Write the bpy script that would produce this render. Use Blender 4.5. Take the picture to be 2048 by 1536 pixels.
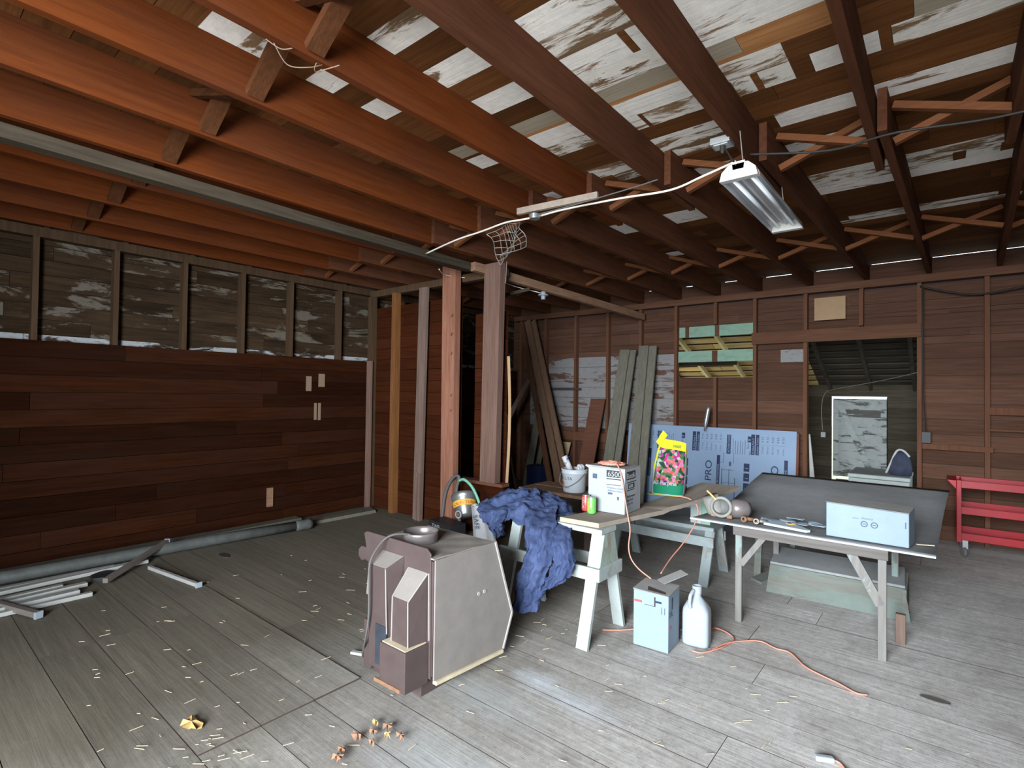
import bpy, bmesh, math, random
from mathutils import Vector, Matrix
random.seed(7)
D = bpy.data
for o in list(D.objects): D.objects.remove(o)
sc = bpy.context.scene
COL = sc.collection

# ------------------------------------------------------------ camera, world, daylight
cd = D.cameras.new('camera'); cam = D.objects.new('camera', cd); COL.objects.link(cam); sc.camera = cam
cd.sensor_fit = 'HORIZONTAL'; cd.sensor_width = 36; cd.lens = 1055.02 / 2048 * 36; cd.clip_start = .02
RT = Matrix(((0.773599, -0.000698, -0.633675), (0.633535, 0.021883, 0.773404), (0.013327, -0.999760, 0.017371)))
cx, cy, cz = (RT.col[i] for i in range(3))
m = Matrix.Identity(4)
for i in range(3):
    m[i][0] = cx[i]; m[i][1] = -cy[i]; m[i][2] = -cz[i]
m.translation = Vector((0, 0, 1.65)); cam.matrix_world = m

w = D.worlds.new('World'); sc.world = w; w.use_nodes = True
bg = w.node_tree.nodes['Background']; bg.inputs[0].default_value = (.80, .90, 1, 1); bg.inputs[1].default_value = 2.2

sc.view_settings.view_transform = 'Standard'; sc.view_settings.look = 'None'
sc.view_settings.gamma = 1; sc.view_settings.use_curve_mapping = False
sc.view_settings.exposure = 0.0

def area(name, loc, rot, sx, sy, power, col):
    l = D.lights.new(name, 'AREA'); l.shape = 'RECTANGLE'; l.size = sx; l.size_y = sy; l.energy = power; l.color = col
    o = D.objects.new(name, l); COL.objects.link(o); o.location = loc; o.rotation_euler = rot; return o
# overcast daylight entering through the open barn doorway behind the camera, plus an added near fill lamp
area('doorway_fill', (1.3, -3.6, 2.0), (math.radians(88), 0, math.radians(38)), 3.2, 3.0, 1150, (.88, .95, 1)).data.spread = math.radians(140)  # near lamp swung left, added fill for the left side
area('open_yard_daylight', (-.9, -9.0, 3.7), (math.radians(78), 0, 0), 5.5, 3.6, 1800, (.86, .94, 1)).data.spread = math.radians(120)
# lamp added to light the lean-to from an assumed open side
area('lean_to_fill', (-4.9, 9.8, 1.2), (math.radians(90), 0, math.radians(-90)), 2.0, 1.8, 22, (1, .95, .78))

# ------------------------------------------------------------ materials
def newmat(n):
    mt = D.materials.new(n); mt.use_nodes = True; nt = mt.node_tree
    return mt, nt, nt.nodes['Principled BSDF']
def N(nt, t, **k):
    n = nt.nodes.new(t)
    for a, b in k.items():
        if a.startswith('i_'): n.inputs[a[2:]].default_value = b
        else: setattr(n, a, b)
    return n
def mixc(nt, f, a, b, bt='MIX'):
    n = nt.nodes.new('ShaderNodeMix'); n.data_type = 'RGBA'; n.blend_type = bt
    for s, v in ((0, f), (6, a), (7, b)):
        if hasattr(v, 'links') or hasattr(v, 'is_linked'): nt.links.new(v, n.inputs[s])
        else: n.inputs[s].default_value = v if not isinstance(v, tuple) else (*v, 1) if len(v) == 3 else v
    return n.outputs[2]
def ramp(nt, fac, stops):
    r = nt.nodes.new('ShaderNodeValToRGB'); e = r.color_ramp.elements
    while len(e) < len(stops): e.new(.5)
    for q, (p, c) in zip(e, stops): q.position = p; q.color = (c, c, c, 1) if not isinstance(c, tuple) else (*c, 1)
    nt.links.new(fac, r.inputs[0]); return r.outputs[0]
def noise(nt, vec, scale, detail=4, rough=.6, dist=0):
    n = N(nt, 'ShaderNodeTexNoise'); n.inputs['Scale'].default_value = scale; n.inputs['Detail'].default_value = detail
    n.inputs['Roughness'].default_value = rough; n.inputs['Distortion'].default_value = dist
    nt.links.new(vec, n.inputs['Vector']); return n.outputs['Fac']
def plain(n, c, r=.6, metal=0, bump=0, bs=40, var=.0, spec=.4):
    mt, nt, b = newmat(n)
    b.inputs['Base Color'].default_value = (*c, 1); b.inputs['Roughness'].default_value = r; b.inputs['Metallic'].default_value = metal
    b.inputs['Specular IOR Level'].default_value = spec
    g = N(nt, 'ShaderNodeNewGeometry')
    if var:
        f = noise(nt, g.outputs['Position'], 9, 6, .65)
        f = ramp(nt, f, [(.3, 0), (.7, 1)])
        nt.links.new(mixc(nt, f, tuple(x * (1 - var) for x in c), tuple(min(1, x * (1 + var * .6)) for x in c)), b.inputs['Base Color'])
    if bump:
        f2 = noise(nt, g.outputs['Position'], bs, 5, .6)
        bp = N(nt, 'ShaderNodeBump'); bp.inputs['Strength'].default_value = bump; bp.inputs['Distance'].default_value = .02
        nt.links.new(f2, bp.inputs['Height']); nt.links.new(bp.outputs[0], b.inputs['Normal'])
    return mt
def wood(n, c1, c2, axis='X', isl=.5, stain=.5, staincol=(.02, .012, .008), paint=None, cover=0., rough=.85, pscale=1.0, knots=False, dust=0., spec=.04):
    """grain runs along axis, every loose board gets its own tone; paint = colour of old paint left on the wood, cover = how much is left"""
    mt, nt, b = newmat(n); L = nt.links
    g = N(nt, 'ShaderNodeNewGeometry'); pos = g.outputs['Position']; rnd = g.outputs['Random Per Island']
    mul = N(nt, 'ShaderNodeMath', operation='MULTIPLY'); L.new(rnd, mul.inputs[0]); mul.inputs[1].default_value = 37.0
    add = N(nt, 'ShaderNodeVectorMath', operation='ADD'); L.new(pos, add.inputs[0]); L.new(mul.outputs[0], add.inputs[1])
    mp = N(nt, 'ShaderNodeMapping'); L.new(add.outputs[0], mp.inputs[0])
    s = {'X': (.9, 16, 16), 'Y': (16, .9, 16), 'Z': (16, 16, .9)}[axis]; mp.inputs['Scale'].default_value = s
    f = noise(nt, mp.outputs[0], 2.2, 8, .68, .35)
    col = mixc(nt, ramp(nt, f, [(.3, 0), (.72, 1)]), c1, c2)
    s2 = {'X': (.5, 2, 2), 'Y': (2, .5, 2), 'Z': (2, 2, .5)}[axis]
    mp2 = N(nt, 'ShaderNodeMapping'); L.new(add.outputs[0], mp2.inputs[0]); mp2.inputs['Scale'].default_value = s2
    f2 = noise(nt, mp2.outputs[0], 1.7, 6, .62, .3)
    col = mixc(nt, ramp(nt, f2, [(.42, 0), (.72, stain)]), col, staincol)
    # board tone
    m1 = N(nt, 'ShaderNodeMapRange'); L.new(rnd, m1.inputs[0]); m1.inputs[3].default_value = 1 - isl; m1.inputs[4].default_value = 1 + isl * .6
    hv = N(nt, 'ShaderNodeHueSaturation'); L.new(m1.outputs[0], hv.inputs['Value']); L.new(col, hv.inputs['Color']); col = hv.outputs[0]
    if knots:
        v = N(nt, 'ShaderNodeTexVoronoi'); mk = N(nt, 'ShaderNodeMapping'); L.new(add.outputs[0], mk.inputs[0])
        mk.inputs['Scale'].default_value = {'X': (1.6, 4, 5), 'Y': (4, 1.6, 5), 'Z': (4, 4, 1.6)}[axis]; L.new(mk.outputs[0], v.inputs['Vector']); v.inputs['Scale'].default_value = 1
        kf = ramp(nt, v.outputs['Distance'], [(.03, 1), (.13, 0)])
        col = mixc(nt, kf, col, tuple(min(1, x * 1.8 + .04) for x in c2))
    h = f
    if paint:
        mp3 = N(nt, 'ShaderNodeMapping'); L.new(add.outputs[0], mp3.inputs[0])
        q = {'X': (1.3, 5, 5), 'Y': (5, 1.3, 5), 'Z': (5, 5, 1.3)}[axis]; mp3.inputs['Scale'].default_value = tuple(z * pscale for z in q)
        f3 = noise(nt, mp3.outputs[0], 1.5, 9, .72, .6)
        pf = ramp(nt, f3, [(max(0, 1 - cover - .06), 1), (min(1, 1 - cover + .02), 0)] if False else [(cover - .02, 1), (cover + .03, 0)])
        f4 = noise(nt, pos, 14, 6, .7)
        pc = mixc(nt, ramp(nt, f4, [(.3, 0), (.7, 1)]), tuple(x * .82 for x in paint), paint)
        col = mixc(nt, pf, col, pc)
    if dust:
        f5 = noise(nt, pos, 3.0, 6, .65)
        col = mixc(nt, ramp(nt, f5, [(.3, dust * .5), (.7, dust)]), col, (.34, .31, .27))
    L.new(col, b.inputs['Base Color']); b.inputs['Roughness'].default_value = rough; b.inputs['Specular IOR Level'].default_value = spec
    bp = N(nt, 'ShaderNodeBump'); bp.inputs['Strength'].default_value = .35; bp.inputs['Distance'].default_value = .01
    L.new(h, bp.inputs['Height']); L.new(bp.outputs[0], b.inputs['Normal'])
    return mt

RED1, RED2 = (.16, .045, .018), (.30, .095, .035)
M = {}
M['joist'] = wood('joist_wood', (.085, .020, .005), (.145, .038, .010), 'Y', .25, .45, (.07, .028, .018))
M['sheath'] = wood('roof_board_brown', (.095, .036, .012), (.19, .075, .024), 'X', .45, .45, (.07, .03, .015))
M['sheath_white'] = wood('roof_board_white_paint', (.20, .11, .06), (.33, .19, .11), 'X', .10, .5, (.09, .05, .03), paint=(.95, .89, .81), cover=.60)
M['sheath_peel'] = wood('roof_board_peeling_paint', (.20, .12, .06), (.33, .2, .11), 'X', .12, .5, (.08, .05, .03), paint=(.88, .82, .73), cover=.52)
M['sheath_tan'] = wood('roof_board_tan', (.30, .25, .18), (.40, .34, .25), 'X', .1, .2, (.15, .1, .06))
M['sheath_orange'] = wood('roof_board_split_orange', (.40, .17, .06), (.62, .30, .12), 'X', .1, .3, (.22, .09, .04))
M['brace'] = wood('brace_wood', (.13, .048, .02), (.22, .085, .038), 'X', .3, .2, (.15, .06, .03))
M['brace_near'] = wood('brace_wood_dimmed', (.06, .022, .009), (.11, .042, .018), 'X', .3, .2, (.05, .02, .01))  # brace copy with shade put into its colour, dims the strongly lit near row
M['joist_shaded'] = wood('shaded_joist_wood', (.075, .028, .014), (.135, .052, .026), 'Y', .25, .45, (.05, .02, .012))  # darker joist copy: shade on right and far joists put into the colour
M['brace_grey'] = wood('dusty_brace_wood', (.30, .24, .19), (.42, .34, .28), 'Y', .2, .2)
M['leftwall'] = wood('left_wall_board', (.017, .005, .0018), (.042, .012, .0045), 'Y', .45, .55, (.03, .014, .010))
M['leftup'] = wood('left_upper_board', (.03, .019, .011), (.07, .042, .024), 'Y', .35, .75, (.008, .006, .004), paint=(.14, .12, .095), cover=.43, pscale=.7)
M['leftledge'] = wood('left_ledge_board', (.04, .026, .015), (.07, .045, .028), 'Y', .2, .6, (.01, .007, .005), paint=(.42, .43, .44), cover=.50, pscale=.8)
M['studL'] = wood('left_stud_wood', (.055, .032, .019), (.10, .060, .036), 'Z', .3, .4, (.06, .04, .02))
M['backwall'] = wood('back_wall_board', (.085, .042, .028), (.15, .078, .052), 'X', .28, .45, (.08, .035, .022))
M['backwhite'] = wood('back_wall_white_board', (.11, .06, .045), (.16, .09, .07), 'X', .12, .4, (.1, .06, .05), paint=(.30, .29, .29), cover=.56, pscale=.8)
M['studB'] = wood('back_stud_wood', (.12, .055, .032), (.19, .09, .055), 'Z', .25, .4, (.12, .05, .03))
M['plate'] = wood('plate_wood', (.11, .052, .031), (.18, .088, .055), 'X', .2, .3, (.10, .045, .03))
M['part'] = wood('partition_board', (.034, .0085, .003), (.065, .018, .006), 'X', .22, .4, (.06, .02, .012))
M['panel'] = wood('plank_panel_red', (.14, .058, .036), (.21, .09, .06), 'X', .2, .2)
M['post_red'] = wood('post_wood_red', (.25, .105, .065), (.42, .20, .135), 'Z', .1, .3, (.1, .035, .02))
M['post_grey'] = wood('post_wood_grey', (.15, .085, .065), (.24, .15, .12), 'Z', .1, .3, (.08, .04, .03))
M['post_yel'] = wood('stud_wood_yellow', (.16, .062, .02), (.25, .11, .042), 'Z', .1, .2)
M['post_dark'] = wood('stud_wood_dark', (.15, .10, .08), (.24, .165, .135), 'Z', .1, .3)
M['greybeam'] = wood('beam_wood_grey', (.042, .033, .023), (.085, .067, .047), 'Y', .1, .3, (.1, .07, .05))
M['brownbeam'] = wood('beam_wood_brown', (.24, .13, .08), (.37, .22, .145), 'Y', .1, .3)
M['leanbrown'] = wood('leaning_board_brown', (.20, .115, .07), (.30, .185, .125), 'Z', .25, .3, (.16, .09, .06))
M['leangrey'] = wood('leaning_board_grey', (.15, .14, .11), (.24, .225, .18), 'Z', .15, .35, (.13, .13, .09))
M['floor'] = None
M['painted'] = wood('old_white_painted_wood', (.26, .26, .24), (.36, .36, .33), 'X', .1, .15, (.19, .18, .15), paint=(.40, .45, .44), cover=.60, dust=.12)
M['paintedZ'] = wood('old_white_painted_leg', (.26, .26, .24), (.36, .36, .33), 'Z', .1, .15, (.19, .18, .15), paint=(.40, .45, .44), cover=.60, dust=.12)
M['horsegrey'] = wood('grey_white_painted_wood', (.20, .20, .19), (.28, .28, .26), 'X', .1, .15, (.15, .14, .12), paint=(.27, .31, .315), cover=.56)
M['horsegreyZ'] = wood('grey_white_painted_leg', (.20, .20, .19), (.28, .28, .26), 'Z', .1, .15, (.15, .14, .12), paint=(.27, .31, .315), cover=.56)
M['greenish'] = wood('pale_green_painted_wood', (.24, .23, .19), (.32, .30, .25), 'Z', .08, .3, (.18, .15, .12), paint=(.33, .39, .34), cover=.55)
M['trough'] = wood('weathered_green_wood', (.135, .135, .12), (.19, .20, .175), 'X', .15, .2, paint=(.155, .20, .18), cover=.48, dust=.2)
M['tablewood'] = wood('dusty_table_wood', (.115, .105, .098), (.18, .165, .155), 'X', .1, .25, (.12, .1, .09))
M['tablelegw'] = wood('dusty_leg_wood', (.17, .16, .15), (.25, .24, .225), 'Z', .1, .2, (.15, .13, .11), paint=(.25, .31, .29), cover=.42)
M['plankply'] = wood('dusty_plywood', (.24, .20, .165), (.33, .28, .235), 'Y', .05, .2, (.17, .13, .1), dust=.2)
M['plyedge'] = wood('plywood_edge', (.5, .36, .22), (.64, .50, .34), 'X', .05, .2)
M['pumpgrey'] = plain('dusty_cast_metal', (.24, .235, .21), .7, var=.3)
M['dusttop'] = plain('dusty_board_top', (.27, .275, .28), .9, var=.12, bump=.1, bs=60)
M['whiteedge'] = plain('white_laminate', (.5, .58, .64), .5)
M['cardwhite'] = plain('white_cardboard', (.33, .35, .375), .7, var=.06)
M['cardblue'] = plain('bluish_white_cardboard', (.235, .30, .365), .7, var=.06)
M['pailwhite'] = plain('pail_white_plastic', (.50, .54, .58), .4)
M['cardgrey'] = plain('dusty_cardboard', (.30, .29, .28), .85, var=.15)
M['cardbrown'] = plain('brown_cardboard', (.45, .34, .25), .85, var=.1)
M['darkhole'] = plain('dark_tear', (.06, .04, .035), .9)
M['ink'] = plain('navy_ink', (.012, .022, .075), .6)
M['inkgrey'] = plain('grey_ink', (.06, .08, .13), .6)
M['black'] = plain('black_ink', (.03, .03, .03), .6)
M['dkplastic'] = plain('black_plastic', (.02, .02, .022), .5)
M['redink'] = plain('red_ink', (.6, .08, .07), .6)
M['foam'] = plain('pale_blue_foam_board', (.255, .35, .50), .7, var=.03)
M['white'] = plain('white_plastic', (.33, .37, .41), .35, var=.04)
M['whited'] = plain('dusty_white_plastic', (.42, .42, .40), .6, var=.1)
M['enamel'] = plain('white_enamel', (.55, .54, .50), .35)
M['reflect'] = plain('reflector_enamel', (.36, .365, .39), .22, spec=.6)
M['tube'] = plain('fluorescent_tube_glass', (.80, .84, .86), .06, spec=.9)
M['stove'] = plain('brown_enamel_steel', (.080, .056, .054), .42, var=.16, bump=.02, bs=25)
M['stovelight'] = plain('dusty_brown_steel', (.23, .205, .19), .6, var=.12)
M['stovetop'] = plain('dusty_stove_top', (.27, .24, .215), .9, var=.2, bump=.12, bs=60)
M['stoveedge'] = plain('worn_steel_edge', (.36, .33, .31), .5)
M['rust'] = plain('rusty_steel', (.26, .14, .08), .85, var=.4)
M['collar'] = plain('flue_collar_steel', (.22, .19, .185), .35, metal=.4, var=.2)
M['blackplate'] = plain('dark_data_plate', (.035, .042, .055), .5, var=.3)
M['blue'] = None
M['steel'] = plain('galvanised_steel', (.55, .57, .58), .33, metal=.8, var=.15)
M['wire'] = plain('dull_wire', (.33, .29, .26), .5, metal=.5)
M['cordo'] = plain('faded_orange_cord', (.60, .25, .18), .5)
M['cordg'] = plain('dusty_grey_cord', (.10, .095, .09), .8)
M['cordw'] = plain('white_cable', (.78, .72, .62), .6)
M['cordk'] = plain('black_cable', (.02, .018, .015), .6)
M['red'] = plain('red_painted_steel', (.33, .003, .010), .38, var=.12, spec=.35)
M['rubber'] = plain('grey_rubber', (.12, .12, .12), .6)
M['chrome'] = plain('chrome_steel', (.6, .62, .64), .2, metal=.9)
M['yellow'] = plain('yellow_bag_plastic', (.52, .49, .02), .7, spec=.1)
M['green'] = plain('green_ink', (.01, .15, .08), .7, spec=.1)
M['greenhose'] = plain('green_hose', (.20, .55, .42), .4)
M['label_or'] = plain('orange_label', (.85, .50, .06), .5)
M['orangetag'] = plain('orange_plastic', (.80, .40, .13), .5)
M['can_g'] = plain('green_can_metal', (.20, .62, .14), .3, metal=.3, var=.3)
M['can_r'] = plain('red_can_metal', (.50, .08, .07), .3, metal=.3, var=.2)
M['leaf'] = plain('dry_leaf', (.55, .36, .14), .8, var=.2)
M['leafr'] = plain('dry_brown_leaf', (.26, .14, .085), .8, var=.3)
M['straw'] = plain('straw', (.62, .52, .36), .8, var=.2)
M['rag'] = plain('blue_grey_scraps', (.33, .43, .50), .9, var=.3)
M['tan'] = plain('tan_plywood', (.40, .26, .145), .8, var=.08)
M['paper'] = plain('pale_wood_scrap', (.24, .16, .11), .8)
M['mint'] = wood('mint_painted_board', (.22, .30, .24), (.3, .4, .33), 'X', .05, .2, paint=(.27, .42, .32), cover=.56, pscale=2)
M['litwood'] = wood('lit_lean_to_board', (.50, .36, .14), (.72, .54, .24), 'X', .25, .4, (.2, .12, .06))  # outside light on these left boards put into the yellow colour
M['litrafter'] = plain('lit_lean_to_rafter', (.74, .64, .32), .8, var=.15)  # lit look of the left rafters put into the colour too
M['greyboard'] = wood('lean_to_grey_board', (.05, .042, .03), (.10, .085, .062), 'X', .3, .4)
M['doorpaint'] = wood('old_door_paint', (.10, .10, .09), (.17, .17, .155), 'X', .1, .3, paint=(.42, .45, .44), cover=.55, pscale=.9)
M['appl'] = plain('grey_white_enamel', (.50, .56, .54), .5, var=.06)
M['darkbag'] = plain('dark_blue_nylon', (.05, .06, .10), .8, var=.3)
M['cloth_w'] = plain('pale_grey_cloth', (.55, .55, .57), .9, var=.15, bump=.3, bs=20)
M['pvc'] = plain('grey_pipe', (.10, .105, .10), .6, var=.3)
M['outdoor'] = plain('outdoor_grass', (.60, .66, .42), .9, var=.3)  # grass, paled so outdoor glare sits in its colour
M['nail'] = plain('rusty_nail', (.10, .08, .07), .6, metal=.5)

def floor_mat():
    mt, nt, b = newmat('worn_floor_boards'); L = nt.links
    g = N(nt, 'ShaderNodeNewGeometry'); pos = g.outputs['Position']; rnd = g.outputs['Random Per Island']
    mul = N(nt, 'ShaderNodeMath', operation='MULTIPLY'); L.new(rnd, mul.inputs[0]); mul.inputs[1].default_value = 23
    add = N(nt, 'ShaderNodeVectorMath', operation='ADD'); L.new(pos, add.inputs[0]); L.new(mul.outputs[0], add.inputs[1])
    mp = N(nt, 'ShaderNodeMapping'); L.new(add.outputs[0], mp.inputs[0]); mp.inputs['Scale'].default_value = (.7, 14, 14)
    f = noise(nt, mp.outputs[0], 2, 8, .65, .3)
    # dirt is brown and thick towards the closed left end, its dimmer light also put into the colour, worn grey where people walk on the right
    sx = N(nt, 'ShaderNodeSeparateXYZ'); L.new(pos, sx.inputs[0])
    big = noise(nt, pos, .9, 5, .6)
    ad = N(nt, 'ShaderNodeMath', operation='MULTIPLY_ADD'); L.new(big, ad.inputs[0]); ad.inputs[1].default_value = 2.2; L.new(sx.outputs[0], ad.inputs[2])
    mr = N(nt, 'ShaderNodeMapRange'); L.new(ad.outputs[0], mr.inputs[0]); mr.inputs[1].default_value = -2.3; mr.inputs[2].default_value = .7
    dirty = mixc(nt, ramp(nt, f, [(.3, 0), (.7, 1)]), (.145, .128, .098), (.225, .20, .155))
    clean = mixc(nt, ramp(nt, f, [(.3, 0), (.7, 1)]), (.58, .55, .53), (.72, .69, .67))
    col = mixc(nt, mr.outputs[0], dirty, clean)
    n2 = noise(nt, pos, 22, 8, .75)
    col = mixc(nt, ramp(nt, n2, [(.40, 0), (.72, .42)]), col, (.14, .11, .08))
    n3 = noise(nt, pos, 3.2, 7, .68, .4)
    col = mixc(nt, ramp(nt, n3, [(.46, 0), (.70, .38)]), col, (.19, .165, .135))
    n4 = noise(nt, pos, 75, 3, .8)
    col = mixc(nt, ramp(nt, n4, [(.56, 0), (.70, .45)]), col, (.10, .085, .07))
    mp4 = N(nt, 'ShaderNodeMapping'); L.new(add.outputs[0], mp4.inputs[0]); mp4.inputs['Scale'].default_value = (1.2, 26, 26)
    n5 = noise(nt, mp4.outputs[0], 2.4, 6, .7)
    col = mixc(nt, ramp(nt, n5, [(.52, 0), (.74, .40)]), col, (.16, .135, .115))
    m1 = N(nt, 'ShaderNodeMapRange'); L.new(rnd, m1.inputs[0]); m1.inputs[3].default_value = .88; m1.inputs[4].default_value = 1.08
    hv = N(nt, 'ShaderNodeHueSaturation'); L.new(m1.outputs[0], hv.inputs['Value']); L.new(col, hv.inputs['Color']); col = hv.outputs[0]
    # spilled pale powder
    for (x, y, rx, ry, a, c) in ((-1.80, 2.47, .20, .13, .9, (.62, .66, .70)), (-1.50, 2.43, .28, .12, .75, (.62, .66, .70)), (-1.95, 2.15, .5, .22, .45, (.47, .52, .54)), (-1.75, 1.62, .55, .3, .4, (.45, .50, .53))):
        sb = N(nt, 'ShaderNodeVectorMath', operation='SUBTRACT'); L.new(pos, sb.inputs[0]); sb.inputs[1].default_value = (x, y, 0)
        dv = N(nt, 'ShaderNodeVectorMath', operation='DIVIDE'); L.new(sb.outputs[0], dv.inputs[0]); dv.inputs[1].default_value = (rx, ry, 1)
        ln = N(nt, 'ShaderNodeVectorMath', operation='LENGTH'); L.new(dv.outputs[0], ln.inputs[0])
        nn = noise(nt, pos, 9, 7, .75)
        s = N(nt, 'ShaderNodeMath', operation='MULTIPLY_ADD'); L.new(nn, s.inputs[0]); s.inputs[1].default_value = 1.5; L.new(ln.outputs['Value'], s.inputs[2])
        col = mixc(nt, ramp(nt, s.outputs[0], [(.75, a), (1.0, 0)]) if False else ramp(nt, N2(nt, s.outputs[0], 1.75), [(.35, a), (1, 0)]), col, c)
    L.new(col, b.inputs['Base Color']); b.inputs['Roughness'].default_value = .82; b.inputs['Specular IOR Level'].default_value = .2
    bp = N(nt, 'ShaderNodeBump'); bp.inputs['Strength'].default_value = .3; bp.inputs['Distance'].default_value = .01
    L.new(f, bp.inputs['Height']); L.new(bp.outputs[0], b.inputs['Normal'])
    return mt
def N2(nt, v, d):
    q = N(nt, 'ShaderNodeMath', operation='DIVIDE'); nt.links.new(v, q.inputs[0]); q.inputs[1].default_value = d; return q.outputs[0]
M['floor'] = floor_mat()
def cloth_blue():
    mt, nt, b = newmat('blue_denim'); g = N(nt, 'ShaderNodeNewGeometry')
    f = noise(nt, g.outputs['Position'], 12, 7, .7)
    nt.links.new(mixc(nt, ramp(nt, f, [(.35, 0), (.7, 1)]), (.03, .045, .105), (.075, .10, .20)), b.inputs['Base Color'])
    b.inputs['Roughness'].default_value = .95; b.inputs['Specular IOR Level'].default_value = .1
    bp = N(nt, 'ShaderNodeBump'); bp.inputs['Strength'].default_value = .5; bp.inputs['Distance'].default_value = .02
    nt.links.new(f, bp.inputs['Height']); nt.links.new(bp.outputs[0], b.inputs['Normal']); return mt
M['blue'] = cloth_blue()
def flowers():
    mt, nt, b = newmat('printed_flower_panel'); g = N(nt, 'ShaderNodeNewGeometry')
    v = N(nt, 'ShaderNodeTexVoronoi'); v.inputs['Scale'].default_value = 38; nt.links.new(g.outputs['Position'], v.inputs['Vector'])
    s = N(nt, 'ShaderNodeSeparateColor'); nt.links.new(v.outputs['Color'], s.inputs[0])
    r = nt.nodes.new('ShaderNodeValToRGB'); r.color_ramp.interpolation = 'CONSTANT'; e = r.color_ramp.elements
    cols = [(0, (.012, .04, .02)), (.26, (.28, .02, .14)), (.36, (.05, .10, .04)), (.5, (.36, .12, .2)), (.6, (.26, .30, .25)), (.72, (.05, .15, .07)), (.82, (.40, .07, .045)), (.9, (.35, .10, .12))]
    while len(e) < len(cols): e.new(.5)
    for q, (p, c) in zip(e, cols): q.position = p; q.color = (*c, 1)
    nt.links.new(s.outputs[0], r.inputs[0]); nt.links.new(mixc(nt, .25, r.outputs[0], v.outputs['Distance'], 'OVERLAY'), b.inputs['Base Color'])
    b.inputs['Roughness'].default_value = .7; b.inputs['Specular IOR Level'].default_value = .1; return mt
M['flowers'] = flowers()

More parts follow.
